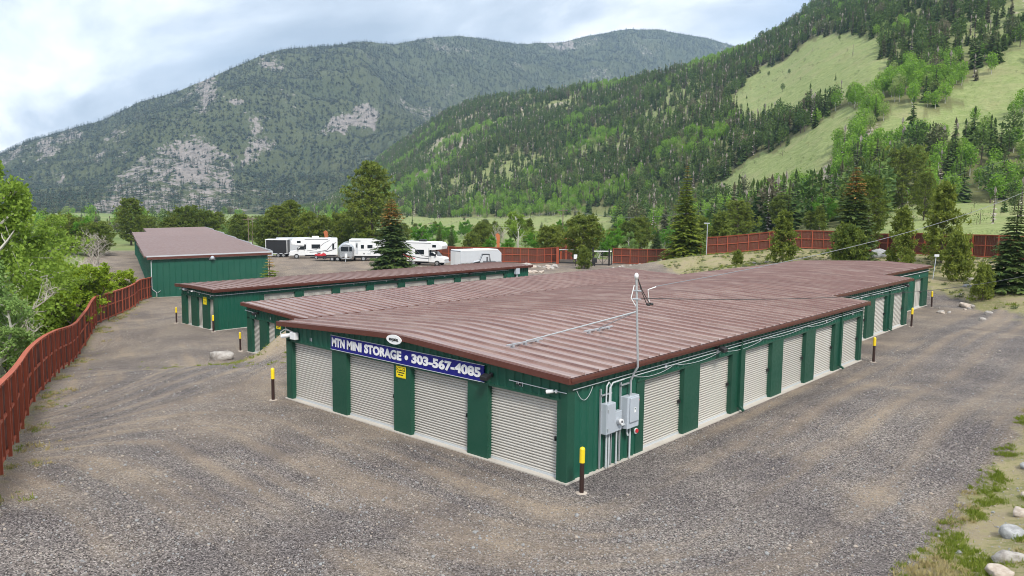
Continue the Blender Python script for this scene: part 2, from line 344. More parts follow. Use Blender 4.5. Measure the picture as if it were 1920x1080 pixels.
def terrain_material(name, floor1, floor2, rock1, rock2, mead1, mead2, sc):
    m, nt, b = new_mat(name)
    tc = N(nt, 'ShaderNodeTexCoord'); P = tc.outputs['Object']
    A = lambda n: N(nt, 'ShaderNodeAttribute', attribute_name=n).outputs['Fac']
    n = noise(nt, P, sc, 6, 0.65); n2 = noise(nt, P, sc*6, 5, 0.7)
    fl = mix(nt, n, floor1, floor2); rk = mix(nt, ramp(nt, n2, [(0.35, (0, 0, 0)), (0.65, (1, 1, 1))]), rock1, rock2)
    md = mix(nt, ramp(nt, n2, [(0.3, (0, 0, 0)), (0.7, (1, 1, 1))]), mead1, mead2); n4 = noise(nt, P, sc*22, 4, 0.7); md = mix(nt, ramp(nt, n4, [(0.56, (0, 0, 0)), (0.7, (0.7, 0.7, 0.7))]), md, tuple(v*0.5 for v in mead1)); md = mix(nt, ramp(nt, n, [(0.5, (0, 0, 0)), (0.72, (0.5, 0.5, 0.5))]), md, (0.34, 0.29, 0.17))
    rf = ramp(nt, math_node(nt, 'ADD', A('rock'), math_node(nt, 'MULTIPLY', math_node(nt, 'SUBTRACT', n2, 0.5), 2.0)), [(0.40, (0, 0, 0)), (0.60, (1, 1, 1))])
    c = mix(nt, A('meadow'), fl, md); c = mix(nt, rf, c, rk)
    LK(nt, c, b.inputs['Base Color']); b.inputs['Roughness'].default_value = 0.95; b.inputs['Specular IOR Level'].default_value = 0.1
    bp = N(nt, 'ShaderNodeBump', inp={'Strength': 0.9, 'Distance': 1.2/sc*0.06}); LK(nt, n2, bp.inputs['Height']); LK(nt, bp.outputs[0], b.inputs['Normal'])
    return m
# ------------------------------------------------------------------ ground heights
B2Z, B3Z, B4Z = -2.15, -1.95, -3.2
_UP = np.array([(0, 0, 0), (-12, 0, 0), (-6, -8, 0), (4, -12, 0), (0, 22, 0), (-3, 48, 0), (-13, 48, 0), (-13, 20, 0), (8, 5, 0), (8, 25, 0), (3, 40, 0), (-20, 7, 0), (-19, 25, -.1), (-19, 45, -.2),
                (-36, 72, 1.9), (-22, 76, 2.3), (-8, 71, 2.5), (-3, 69, 2.6), (10, 60, 2.6), (-20, 59, 1.2), (-8, 58, 1.2), (2, 54, 1.1), (-46, 79, -.1), (-33, 60, .1), (8, 46, .9), (14, 40, 1.6), (14, 10, 1.4), (14, -5, 1.2)], float)
_LO = np.array([(-28, 8, -2.15), (-45, 11, -1.95), (-42, 28, -1.95), (-40, 45, -1.9), (-32, 50, -1.7), (-53, 8, -2.55), (-35, 0, -2.05), (-72.6, 21, -3.2), (-60, 13, -2.8), (-66, 33, -2.7), (-92, 56, -1.35), (-97, 54, -1.35),
                (-70, 62, -1.35), (-80, 66, -1.35), (-70, 76, -1.05), (-57, 86, -1.0), (-50, 62, -1.2), (-100, 34, -2.4), (-125, 44, -1.6), (-36, 68, -.6), (-28, 20, -2.15), (-28, 40, -2.1), (-22, -6, -1.0), (-12, -9, -.1), (-110, 70, -1.6)], float)
def idw(P, x, y, p=3.2):
    n = np.zeros_like(x); d = np.zeros_like(x)
    for px, py, pz in P:
        w = 1/((x-px)**2+(y-py)**2+2.0)**(p/2); n += w*pz; d += w
    return n/d
B4C = np.array([-72.6, 21.0]); B4A = np.array([-0.934, 0.357]); B4P = np.array([0.357, 0.934])
# winding fence: foot pixels and distances measured from its height in the photograph
_FP = [(-60, 985, 15.5), (-25, 925, 18.2), (3.7, 870, 21), (23, 835, 23.8), (37, 803, 26.6), (49, 774, 29.4), (60.5, 752, 31.2), (74, 735, 32.9), (85, 722, 34.6), (95.5, 711, 37), (106.5, 699, 40), (117, 691, 42.6), (128, 684, 45), (137.6, 676, 48), (144, 668, 50.5), (150.5, 660, 52.4), (157, 650, 53.5),
       (162, 641, 54.2), (167, 632, 55), (171, 623, 56.6), (175.5, 615, 58.8), (180, 608, 61.5), (201.5, 599.6, 65.2), (218, 592, 68), (234, 585.7, 71), (249.6, 577, 74), (262, 565, 79), (285, 558, 84.2)]
_fw = [at(*q) for q in _FP]
FENCE_L = [(float(p[0]), float(p[1])) for p in _fw]; FENCE_Z = [float(p[2]) for p in _fw]
def pl_side(P, x, y):
    """signed distance to an open polyline, + on its left side"""
    best = np.full(x.shape, 1e9); sg = np.zeros(x.shape)
    for (x0, y0), (x1, y1) in zip(P[:-1], P[1:]):
        ex, ey = x1-x0, y1-y0; L = ex*ex+ey*ey
        t = np.clip(((x-x0)*ex+(y-y0)*ey)/L, 0, 1); dx = x-x0-t*ex; dy = y-y0-t*ey; d = np.hypot(dx, dy)
        c = ex*(y-y0)-ey*(x-x0); m = d < best
        best = np.where(m, d, best); sg = np.where(m, np.sign(c), sg)
    return best*sg
def pl_z(P, Z, x, y):
    best = np.full(x.shape, 1e9); z = np.zeros(x.shape)
    for (x0, y0), (x1, y1), za, zb in zip(P[:-1], P[1:], Z[:-1], Z[1:]):
        ex, ey = x1-x0, y1-y0; t = np.clip(((x-x0)*ex+(y-y0)*ey)/(ex*ex+ey*ey), 0, 1); d = np.hypot(x-x0-t*ex, y-y0-t*ey); m = d < best
        best = np.where(m, d, best); z = np.where(m, za+(zb-za)*t, z)
    return z
def rect_flat(z, x, y, x0, x1, y0, y1, zz, mar=1.6):
    d = np.hypot(np.maximum(np.maximum(x0-x, x-x1), 0), np.maximum(np.maximum(y0-y, y-y1), 0))
    w = 1-sstep(0.25, mar, d); return z*(1-w)+zz*w
def ground_z(x, y, detail=True):
    x = np.asarray(x, float); y = np.asarray(y, float)
    up = idw(_UP, x, y); lo = idw(_LO, x, y)
    S = sstep(0.5, 6.5, y)*(1-sstep(46, 60, y))
    xc = -24.5*(1-S)+(-23.0)*S; a = 10.5*(1-S)+1.9*S
    B = sstep(50, 64, y); xc = xc*(1-B)-38*B; a = a*(1-B)+11*B
    m = np.clip((x-xc+a)/(2*a), 0, 1); m = m*m*(3-2*m)
    z = lo*(1-m)+up*m
    z = z+np.where(x > 8.4, sstep(8.3, 10.5, x)*0.45*(1-sstep(25, 40, y)), 0)
    # far: valley floor; outside the left fence the bank drops towards the creek
    r = np.hypot(x-CAM[0], y-CAM[1])
    v = np.interp(r, [0, 120, 200, 330, 900, 1500, 4000, 12000], [-1.4, -1.4, -2.8, -4.9, -5.5, -30, -80, -150])
    phi = np.arctan2(x-CAM[0], y-CAM[1])
    t = sstep(105, 150, r)
    z = z*(1-t)+v*t
    s = pl_side(FENCE_L, x, y)          # + outside
    la = (x-B4C[0])*B4A[0]+(y-B4C[1])*B4A[1]; lp = (x-B4C[0])*B4P[0]+(y-B4C[1])*B4P[1]; lane = sstep(-1, 5, la)*sstep(-15, -9, lp)
    fzz = pl_z(FENCE_L, FENCE_Z, x, y); wf = np.where(s > 0, 1-sstep(20, 60, s), 1-sstep(.4, 7, -s))*(r < 150)*(x > -78)*(1-lane); z = z*(1-wf)+fzz*wf
    out = np.clip(s, -50, 200)
    drop = (sstep(0.6, 14, out)*4.2+sstep(10, 45, out)*3.0)*(1-sstep(70, 140, r))*((y < x*-0.18+18) | (x > -72))
    drop = np.where((x < -60) & (y > 24), 0, drop); drop = np.where(x > 2, 0, drop)
    z = z-drop*(1-lane)
    for bx, by, bh, br in ((-21.0, 6.6, 1.0, 1.5), (-22.4, 5.6, .75, 1.1), (-23.8, 5.0, .35, 1.0), (-25.2, 4.5, .25, .9), (-20, 8.2, .9, 1.6)): z = z+bh*np.exp(-((x-bx)**2+(y-by)**2)/br**2)
    z = rect_flat(z, x, y, -12.8, 0.1, 0, 48.4, -0.03); z = rect_flat(z, x, y, -32.3, -24, 9.5, 51, B2Z-.03, 1.0); z = rect_flat(z, x, y, -45, -40, 11.3, 45.2, B3Z-.03)
    if detail:
        z = z+(fbm(x*.25, y*.25, 4)-.5)*0.16*(1-sstep(60, 120, r))*(1-0.9*(1-sstep(0.3, 2.5, np.maximum(np.maximum(-x-12.8, x), np.maximum(-y, y-48)))))
        z = z+(fbm(x*.03+5, y*.03, 4)-.5)*3*sstep(140, 260, r)
    return z
def gz(x, y): return float(ground_z(np.array([x], float), np.array([y], float))[0])
def gpt(px, py, n=40):
    """where the ray through a photograph pixel meets the ground"""
    d = ray(px, py); lo, hi = 4.0, 400.0; t = 4.0
    ts = np.linspace(4, 400, 3000); P = CAM[None]+ts[:, None]*d[None]
    b = P[:, 2] < ground_z(P[:, 0], P[:, 1], False); i = int(np.argmax(b)) if b.any() else len(ts)-1
    return P[i]
YARD = FENCE_L+[(-74.6, 14.6), (-108, 26.5), (-140, 39), (-142, 52),
        (-106, 56), (-100, 66), (-84, 74), (-71, 77.5), (-64, 79), (-58, 86), (-70, 100), (-64, 104), (-51, 87), (-46, 74), (-33, 62), (-24, 53.0), (-15, 51.0), (-5.0, 54.2), (-0.7, 49.8), (2.6, 45.6), (5.8, 36), (8.1, 22), (8.25, 0), (8.6, -30), (FENCE_L[0][0], -30)]
def polar_grid(phis, rs):
    ph, rr = np.meshgrid(phis, rs); x = CAM[0]+rr*np.sin(ph); y = CAM[1]+rr*np.cos(ph)
    n, m = ph.shape; i = np.arange(n*m).reshape(n, m)
    F = np.stack([i[:-1, :-1], i[:-1, 1:], i[1:, 1:], i[1:, :-1]], -1).reshape(-1, 4)[:, ::-1]
    return x.ravel(), y.ravel(), ph.ravel(), rr.ravel(), F
PH0 = azel(960, 540)[0]
def build_ground():
    inner = np.arange(-37, 37.01, 0.2); ph = np.concatenate([np.arange(-180, -37, 4.0), inner, np.arange(40, 180.1, 4.0)])
    ph[-1] = 180.0
    rs = np.concatenate([[0.01], np.geomspace(2.0, 9.0, 12)[:-1], np.geomspace(9, 160, 330), np.geomspace(162, 4800, 60)])
    x, y, p, r, F = polar_grid(PH0+np.radians(ph), rs)
    z = ground_z(x, y); me = mesh_np('ground', np.stack([x, y, z], -1), F)
    jx = x+(fbm(x*.5, y*.5, 4)-.5)*2.6; jy = y+(fbm(x*.5+40, y*.5, 4)-.5)*2.6
    ins = in_poly(jx, jy, YARD).astype(float)
    jx2 = x+(fbm(x*1.7, y*1.7, 3)-.5)*2.2; jy2 = y+(fbm(x*1.7+9, y*1.7, 3)-.5)*2.2
    ins = 0.6*ins+0.4*in_poly(jx2, jy2, YARD)
    lush = (1-ins)*sstep(95, 135, r); lush = np.maximum(lush, sstep(150, 190, r))
    dry = (1-ins)
    s = pl_side(FENCE_L, x, y)
    lush = np.maximum(lush, (1-ins)*sstep(1.0, 4, s)*(x < -5)*0.8)
    S = sstep(0.5, 6.5, y)
    bank = np.maximum(np.exp(-((x+22.6)/2.0)**2)*sstep(2.5, 5.0, y)*(1-sstep(9.4, 13, y)), np.exp(-((y-4.6+.25*(x+25))/.8)**2)*np.exp(-((x+25.5)/3.2)**2)*.8)
    edge = np.exp(-(s/0.7)**2)*(x < -8)*0.6*fbm(x*.8, y*.8, 3)
    sand = np.clip(bank*1.3+edge, 0, 1)
    sand = np.maximum(sand, np.exp(-((x-9.0)/0.6)**2)*(r < 60)*fbm(x*1.2, y*1.2, 3)*1.0)
    n = fbm(x*.35+3, y*.35, 4)
    dry = np.clip(dry+bank*sstep(.45, .6, n)*0.8, 0, 1)
    dx = np.maximum(x, -12.8-x); dy = np.maximum(-y, y-48); u = np.hypot(np.maximum(dx, 0), np.maximum(dy, 0))
    u2 = .34*x+.94*y; w = sstep(-10, -24, x); tr = u*(1-w)+u2*w
    fattr(me, 'sand', sand); fattr(me, 'dry', dry); fattr(me, 'lush', lush); fattr(me, 'track', tr); fattr(me, 'along', x*.94-.34*y+y)
    rw = tr+(fbm(x*.06, y*.06, 2)-.5)*1.6; rut = np.clip(np.cos(2*np.pi*rw/1.9)*.5+.5, 0, 1)**4*np.clip((fbm(x*.09+4, y*.09, 3)-.38)*4, 0, 1)*(r < 120)
    fattr(me, 'rut', rut)
    dusty = np.maximum(sstep(-18, -40, x)*0.55+sstep(60, 90, r)*0.35, np.clip((fbm(x*.11+9, y*.11, 4)-.50)*4, 0, .75)*(x < 2)*(y < 2))
    fattr(me, 'dusty', dusty)
    me.materials.append(ground_material()); smooth(me)
    return tag(link('ground', me), 'grey gravel yard and driveway running out into the valley floor', 'ground', kind='structure')
build_ground()

# ------------------------------------------------------------------ hillside and mountain (real distances, heights from their ridge lines)
class Slope:
    def __init__(s, rows, nscale, namp, seed):
        s.rows = []
        for row in rows:
            A = []
            for (px, py, r) in row:
                p, e = azel(px, py); A.append((p, r, CAM[2]+r*e))
            A = np.array(sorted(A)); s.rows.append(A)
        s.ns, s.na, s.seed = nscale, namp, seed
    def rz(s, phi):
        return [(np.interp(phi, A[:, 0], A[:, 1]), np.interp(phi, A[:, 0], A[:, 2])) for A in s.rows]
    def z(s, phi, r):
        RZ = s.rz(phi); r0, z0 = RZ[0]; z = z0-1.1*(r0-r); tot = np.clip((r-r0)/(RZ[-1][0]-r0), 0, 1.3)
        for (ra, za), (rb, zb) in zip(RZ[:-1], RZ[1:]):
            t = np.clip((r-ra)/(rb-ra), 0, 1); z = np.where(r > ra, za+(zb-za)*t, z)
        rl, zl = RZ[-1]; z = np.where(r > rl, zl-0.42*(r-rl)-0.0*(r-rl)**2, z)
        x = CAM[0]+r*np.sin(phi); y = CAM[1]+r*np.cos(phi)
        n = fbm(x/s.ns+s.seed, y/s.ns, 5, .5)-.5; n2 = np.abs(fbm(x/s.ns*1.7+s.seed+31, y/s.ns*1.7, 4, .5)-.5)*2-.25
        w = np.clip(tot*3, 0, 1)*np.clip((1.02-tot)*4, 0.10, 1)
        return z+(n*1.0-n2*.5)*s.na*w*np.clip((zl-RZ[0][1])/520, .15, 1)
MOUNT = Slope([[(-200, 404, 900), (100, 404, 950), (400, 402, 1000), (700, 400, 1150), (1000, 400, 1400), (1400, 400, 1700), (2400, 400, 1900)],
               [(-200, 375, 1500), (100, 340, 1500), (400, 300, 1550), (640, 260, 1750), (860, 240, 2200), (1180, 230, 2700), (1500, 250, 2900), (2400, 260, 3000)],
               [(-260, 330, 2500), (-100, 312, 2450), (0, 292, 2400), (50, 267, 2400), (130, 242, 2400), (190, 226, 2380), (260, 191, 2350), (330, 172, 2300), (400, 141, 2250), (470, 113, 2300), (530, 95, 2400), (620, 87, 2550), (680, 77, 2650),
                (740, 82, 2800), (800, 70, 2950), (860, 68, 3100), (940, 77, 3250), (990, 80, 3400), (1060, 78, 3550), (1120, 64, 3700), (1180, 54, 3800), (1240, 55, 3900), (1310, 70, 4000), (1370, 84, 4050), (1440, 100, 4100), (1700, 130, 4200), (2400, 150, 4200)]], 420, 210, 4.0)
HILL = Slope([[(520, 405, 900), (640, 412, 520), (720, 420, 430), (830, 430, 380), (980, 442, 330), (1100, 442, 300), (1250, 440, 250), (1400, 432, 190), (1530, 436, 140), (1620, 438, 112), (1700, 436, 104), (1800, 434, 99), (1920, 432, 95), (2300, 432, 100), (3000, 432, 100)],
              [(520, 402, 1100), (640, 401, 700), (720, 402, 620), (830, 405, 560), (980, 405, 500), (1100, 407, 450), (1250, 404, 380), (1400, 398, 290), (1530, 392, 240), (1620, 390, 215), (1700, 380, 215), (1800, 374, 225), (1920, 372, 225), (2300, 372, 225), (3000, 372, 225)],
              [(520, 398, 1500), (600, 385, 1450), (640, 357, 1420), (720, 292, 1350), (760, 264, 1300), (830, 217, 1200), (900, 188, 1150), (980, 176, 1080), (1040, 176, 1020), (1100, 164, 980), (1180, 154, 920), (1250, 139, 860), (1300, 123, 840), (1370, 102, 850),
               (1420, 84, 860), (1480, 46, 900), (1530, 10, 920), (1600, -30, 920), (1750, -100, 900), (1920, -180, 880), (2300, -260, 820), (3000, -300, 800)]], 130, 26, 11.0)
ROCKS = [([(600, 262), (625, 225), (660, 200), (700, 186), (718, 222), (690, 245), (640, 248)], .95), ([(445, 300), (470, 262), (505, 252), (512, 285), (480, 305)], .8), ([(365, 215), (372, 165), (398, 130), (405, 170), (392, 212)], .75),
         ([(425, 205), (432, 178), (458, 180), (456, 205)], .8), ([(455, 255), (470, 210), (490, 215), (500, 250)], .55), ([(150, 410), (215, 330), (300, 270), (380, 255), (440, 300), (440, 385), (330, 408)], .62), ([(330, 330), (350, 285), (390, 280), (385, 330)], .85), ([(60, 300), (85, 250), (110, 262), (105, 300)], .8),
         ([(100, 262), (130, 236), (160, 245), (150, 268)], .8), ([(95, 345), (110, 322), (125, 322), (115, 345)], .9), ([(0, 312), (20, 275), (50, 268), (40, 300)], .7), ([(150, 310), (180, 288), (210, 275), (195, 300)], .7), ([(482, 125), (500, 106), (520, 110), (530, 132)], .85),
         ([(190, 260), (230, 232), (240, 240), (205, 268)], .7), ([(1020, 90), (1030, 70), (1075, 72), (1080, 92)], .9), ([(200, 300), (240, 275), (245, 290), (215, 305)], .6), ([(670, 310), (700, 280), (735, 300), (720, 330)], .4), ([(815, 95), (830, 72), (845, 80), (840, 96)], .6)]
H_ROCK = [([(780, 300), (830, 240), (900, 205), (1000, 185), (1000, 210), (900, 260), (820, 320)], .55), ([(845, 285), (860, 255), (870, 258), (865, 285)], .9), ([(760, 330), (800, 300), (830, 310), (800, 345)], .5), ([(1150, 270), (1250, 240), (1250, 260), (1170, 290)], .35)]
MEAD = [[(1358, 196), (1400, 150), (1470, 112), (1520, 76), (1560, 68), (1645, 78), (1665, 120), (1650, 182), (1580, 196), (1520, 206), (1480, 220), (1395, 222)], [(1335, 362), (1370, 318), (1440, 286), (1520, 240), (1570, 210), (1618, 196), (1614, 250), (1570, 288), (1530, 322), (1505, 356), (1430, 372), (1370, 376)],
        [(1785, 172), (1850, 126), (1940, 80), (1940, 222), (1870, 205), (1815, 196)], [(1710, 250), (1780, 195), (1850, 192), (1940, 205), (1940, 268), (1850, 250), (1760, 268)], [(1622, 275), (1680, 200), (1735, 180), (1730, 232), (1680, 280)]]
def jit(px, py, s, a, k=0): return px+(fbm(px/s+k, py/s, 4)-.5)*a, py+(fbm(px/s+k+50, py/s, 4)-.5)*a
def mount_rock(x, y, z):
    px, py, d = project(x, y, z); jx, jy = jit(px, py, 26, 60)
    v = np.clip((fbm(x/150+8, y/150, 5)-.50)*2.0, 0, .45)
    q = np.zeros(px.shape)
    for k in range(3):
        ax, ay = jit(px, py, 14, 50, k*11)
        for P, a in ROCKS: q = q+in_poly(ax, ay, P)*a/3
    v = np.maximum(v, q*np.clip(.25+1.5*fbm(x/30, y/30, 4), 0, 1.15))
    return v
def hill_masks(x, y, z):
    px, py, d = project(x, y, z); jx, jy = jit(px, py, 22, 30, 7)
    md = np.zeros(px.shape)
    for P in MEAD: md = np.where(in_poly(jx, jy, P), 1.0, md)
    phi = np.arctan2(x-CAM[0], y-CAM[1]); r = np.hypot(x-CAM[0], y-CAM[1])
    RZ = HILL.rz(phi); n = (fbm(x/60, y/60, 4)-.5)
    md = np.maximum(md, (1-sstep(RZ[1][0]*.94, RZ[1][0]*1.04, r+n*60))*np.where((jx < 1150) | (jx > 1650), 1, .25))
    rk = np.zeros(px.shape)
    for P, a in H_ROCK: rk = np.where(in_poly(jx, jy, P), np.maximum(rk, a), rk)
    rk = np.maximum(rk, np.clip((fbm(x/70+3, y/70, 4)-.55)*2.5, 0, .5)*(1-md)); op = np.clip((fbm(x/110+20, y/55, 4)-.50)*6, 0, 1)
    return md, rk*(.6+.8*fbm(x/20, y/20, 3)), op
def build_slope(S, name, label, phis, tt, mat, masks, cat):
    ph, T = np.meshgrid(phis, tt); RZ = S.rz(ph); r0 = RZ[0][0]; r1 = RZ[-1][0]
    r = r0+(r1-r0)*T; z = S.z(ph, r); x = CAM[0]+r*np.sin(ph); y = CAM[1]+r*np.cos(ph)
    n, m = ph.shape; i = np.arange(n*m).reshape(n, m)
    F = np.stack([i[:-1, :-1], i[:-1, 1:], i[1:, 1:], i[1:, :-1]], -1).reshape(-1, 4)[:, ::-1]
    me = mesh_np(name, np.stack([x, y, z], -1).reshape(-1, 3), F)
    md, rk = masks(x.ravel(), y.ravel(), z.ravel()); fattr(me, 'meadow', md); fattr(me, 'rock', rk)
    me.materials.append(mat); smooth(me)
    return tag(link(name, me), label, cat, kind='structure')
build_slope(MOUNT, 'mountain', 'rocky forested mountain across the valley, its ridge against the sky', np.radians(np.linspace(math.degrees(azel(-190, 400)[0]), math.degrees(azel(2380, 400)[0]), 640)), np.concatenate([np.linspace(-.05, 1.0, 150), np.linspace(1.03, 1.18, 6)]),
            terrain_material('mountain_slope', (0.030, 0.050, 0.024), (0.115, 0.122, 0.058), (0.14, 0.125, 0.115), (0.30, 0.265, 0.24), (0.16, 0.2, 0.06), (0.2, 0.22, 0.08), 0.012), lambda x, y, z: (np.zeros(x.shape), mount_rock(x, y, z)*.88), 'mountain')  # dark-to-light floor tones paint gully shading into the slope colour by broad noise
build_slope(HILL, 'hillside', 'steep green hillside with pale meadows rising on the right', np.radians(np.linspace(math.degrees(azel(540, 400)[0]), math.degrees(azel(2900, 400)[0]), 520)), np.concatenate([np.linspace(-.04, 1.0, 170), np.linspace(1.03, 1.5, 8)]),
            terrain_material('hill_slope', (0.11, 0.125, 0.048), (0.215, 0.21, 0.095), (0.25, 0.21, 0.17), (0.42, 0.36, 0.29), (0.185, 0.240, 0.078), (0.295, 0.325, 0.140), 0.05), lambda x, y, z: (lambda a: (np.maximum(a[0], a[2]*.7), a[1]))(hill_masks(x, y, z)), 'hill')
# ------------------------------------------------------------------ plant meshes
def nrm(a): return a/np.maximum(np.linalg.norm(a, axis=-1, keepdims=True), 1e-9)
def kites(P, D, S, L, w, mid=.45):
    L = np.asarray(L)[:, None]; w = np.asarray(w)[:, None]
    V = np.stack([P, P+D*L*mid+S*w*.5, P+D*L, P+D*L*mid-S*w*.5], 1).reshape(-1, 3)
    F = np.arange(len(P)*4).reshape(-1, 4); return V, F
def join_mesh(name, parts):
    """parts: (V, F(list of tuples or array), material, matindex-array or None)"""
    me = bpy.data.meshes.new(name); V = []; F = []; mi = []; off = 0; mats = []
    for v, f, mat in parts:
        if mat not in mats: mats.append(mat)
        V.append(np.asarray(v, np.float32)); k = mats.index(mat)
        F += [tuple(int(i)+off for i in q) for q in f]; mi += [k]*len(f); off += len(v)
    me.from_pydata(np.concatenate(V).tolist(), [], F); me.update()
    for m in mats: me.materials.append(m)
    me.polygons.foreach_set('material_index', np.array(mi, np.int32)); return me
def trunk_vf(h, r, n=6, bend=0.0, seed=0, top=.12):
    b = MB(); rg = random.Random(seed); pts = []; rad = []
    for i in range(6):
        t = i/5; pts.append((bend*math.sin(t*3+seed), bend*math.cos(t*2.3+seed)-bend, h*t)); rad.append(r*(1-t*(1-top)))
    b.tube(pts, rad, n); return b.v, b.f
def crown_spruce(seed, nw, nb, rad, per, low=.05, power=.85, droop=.35, wid=.42, ln=.5):
    g = np.random.default_rng(seed); P = []; D = []; S = []; L = []; Wd = []
    for t in np.linspace(low, .985, nw):
        t = t+g.normal()*.006; base = rad*max(1-t, .0)**power+.010
        a0 = g.random()*6.28
        for k in range(nb):
            a = a0+6.283*k/nb+g.normal()*.16; bl = base*g.uniform(.72, 1.18)
            if g.random() < .07: bl *= .5
            h = np.array([math.cos(a), math.sin(a), 0]); sd = np.array([-h[1], h[0], 0]); dr = droop*(1.1-t)*g.uniform(.5, 1.3)
            for s in (np.linspace(.22, 1.0, per) if per > 1 else [0.0]):
                p = h*bl*s+np.array([0, 0, t-dr*bl*s*(1.25-s*.45)])
                for q in ((-1, 1) if per > 1 else (0,)):
                    d = nrm(h*(.75 if per > 1 else 1)+sd*q*.7+np.array([0, 0, -.22-.5*dr+g.normal()*.18]))
                    l = (ln*bl*(1.08-s*.62)+.006)*g.uniform(.7, 1.2) if per > 1 else bl*1.05
                    P.append(p); D.append(d); S.append(nrm(np.cross(d, [g.normal()*.3, g.normal()*.3, 1]))); L.append(l); Wd.append(l*wid*g.uniform(.8, 1.25))
    P = np.array(P); return P, np.array(D), np.array(S), np.array(L), np.array(Wd)
def spruce_proto(name, seed, mat, nw=44, nb=9, rad=.25, per=7, rust=0.0, **k):
    P, D, S, L, w = crown_spruce(seed, nw, nb, rad, per, **k); V, F = kites(P, D, S, L, w)
    g = np.random.default_rng(seed+1); pr = []
    rm = (P[:, 2]+g.normal(size=len(P))*.05 > 1-rust) & (g.random(len(P)) < .75) if rust else np.zeros(len(P), bool)
    pr.append((V, F[~rm], M[mat]))
    if rust: pr.append((V, F[rm], M['rust']))
    tv, tf = trunk_vf(.97, .018, 6, .002, seed)
    return join_mesh(name+'_crown', pr), join_mesh(name+'_trunk', [(tv, tf, M['bark'])])
def pine_proto(name, seed, mat, nbr=110, tufts=7, needles=11, prof=None, low=.18, tl=.035, lift=.25, trunk_r=.018):
    g = np.random.default_rng(seed); prof = prof or (lambda t: .26*math.sin(min(1, (1-t)/.75)*PI*.62)+.02)
    P = []; bb = MB()
    for i in range(nbr):
        t = low+(1-low)*((i+g.random())/nbr)**.9; a = i*2.4+g.normal()*.3; bl = prof((t-low)/(1-low))*g.uniform(.65, 1.2)
        h = np.array([math.cos(a), math.sin(a), 0]); z0 = max(t-.04, .02)
        end = h*bl+np.array([0, 0, z0+lift*bl*g.uniform(.1, 1.3)])
        bb.tube([(0, 0, z0), tuple(h*bl*.5+np.array([0, 0, z0-.02*bl])), tuple(end)], [.0035, .0028, .001], 3, False)
        for k in range(tufts):
            s = g.uniform(.42, 1.05); q = h*bl*s+np.array([0, 0, z0+(end[2]-z0)*s*s])
            P.append(q+g.normal(size=3)*np.array([1, 1, .6])*tl*.75)
    P = np.array(P); n = len(P)
    C = np.repeat(P, needles, 0); D = g.normal(size=(n*needles, 3)); D[:, 2] = D[:, 2]*.75+.35; D = nrm(D)
    S = nrm(np.cross(D, g.normal(size=D.shape))); L = tl*g.uniform(.75, 1.35, len(D)); V, F = kites(C, D, S, L, L*.34)
    tv, tf = trunk_vf(.96, trunk_r, 7, .006, seed)
    return join_mesh(name+'_crown', [(V, F, M[mat]), (bb.v, bb.f, M['bark'])]), join_mesh(name+'_trunk', [(tv, tf, M['bark'])])
def broad_proto(name, seed, mat, bark='bark', stems=1, limbs=9, sub=5, twig=4, leaves=46, start=.3, spread=.30, lsize=.018, leafless=False, upright=.55):
    g = np.random.default_rng(seed); tb = MB(); bb = MB(); LP = []
    def curve(p, d, L, r, up, n=4):
        pts = [p]; d = nrm(d)
        for i in range(n):
            d = nrm(d+g.normal(size=3)*.16+np.array([0, 0, up*.12])); pts.append(pts[-1]+d*L/n)
        return pts, d
    for s in range(stems):
        b0 = np.array([g.normal()*.05, g.normal()*.05, 0]) if stems > 1 else np.zeros(3)
        d0 = np.array([g.normal()*.28, g.normal()*.28, 1]) if stems > 1 else np.array([g.normal()*.05, g.normal()*.05, 1])
        hh = .86*g.uniform(.75, 1.0) if stems > 1 else .86
        tp, _ = curve(b0, d0, hh, .02, .5, 7)
        tb.tube([tuple(p) for p in tp], [(.024 if stems == 1 else .012)*(1-i/len(tp)*.85) for i in range(len(tp))], 6)
        for i in range(limbs):
            t = start+(1-start)*(i+g.random())/limbs; f = t*(len(tp)-1); k = min(int(f), len(tp)-2); p = tp[k]+(tp[k+1]-tp[k])*(f-k)
            a = i*2.4+g.normal()*.4; L = spread*(1.15-.75*t)*g.uniform(.75, 1.2)
            lp, ld = curve(p, np.array([math.cos(a), math.sin(a), upright+g.normal()*.15]), L, .01, upright)
            bb.tube([tuple(q) for q in lp], [.008*(1-j*.2) for j in range(len(lp))], 4, False)
            for j in range(sub):
                u = .3+.7*(j+g.random())/sub; f2 = u*(len(lp)-1); k2 = min(int(f2), len(lp)-2); q = lp[k2]+(lp[k2+1]-lp[k2])*(f2-k2)
                sp, sd = curve(q, ld+g.normal(size=3)*.7, L*.48, .004, .2, 3)
                bb.tube([tuple(w_) for w_ in sp], [.0035, .0028, .002, .001], 3, False)
                for w_ in range(twig):
                    c = sp[g.integers(1, len(sp))]+g.normal(size=3)*.010
                    tp2, _ = curve(c, sd+g.normal(size=3)*.9, L*.26, .002, .1, 2)
                    if leafless: bb.tube([tuple(v) for v in tp2], [.0018, .0013, .0007], 3, False)
                    else:
                        m = leaves; tt = g.random(m)[:, None]; LP.append(np.asarray(tp2[0])*(1-tt)+np.asarray(tp2[-1])*tt+g.normal(size=(m, 3))*L*.075)
    crown = [(bb.v, bb.f, M[bark])]
    if not leafless:
        P = np.concatenate(LP); D = g.normal(size=P.shape); D[:, 2] -= .3; D = nrm(D); S = nrm(np.cross(D, g.normal(size=D.shape)))
        L = lsize*g.uniform(.65, 1.35, len(P)); V, F = kites(P, D, S, L, L*.72); crown.insert(0, (V, F, M[mat]))
    return join_mesh(name+'_crown', crown), join_mesh(name+'_trunk', [(tb.v, tb.f, M[bark])])
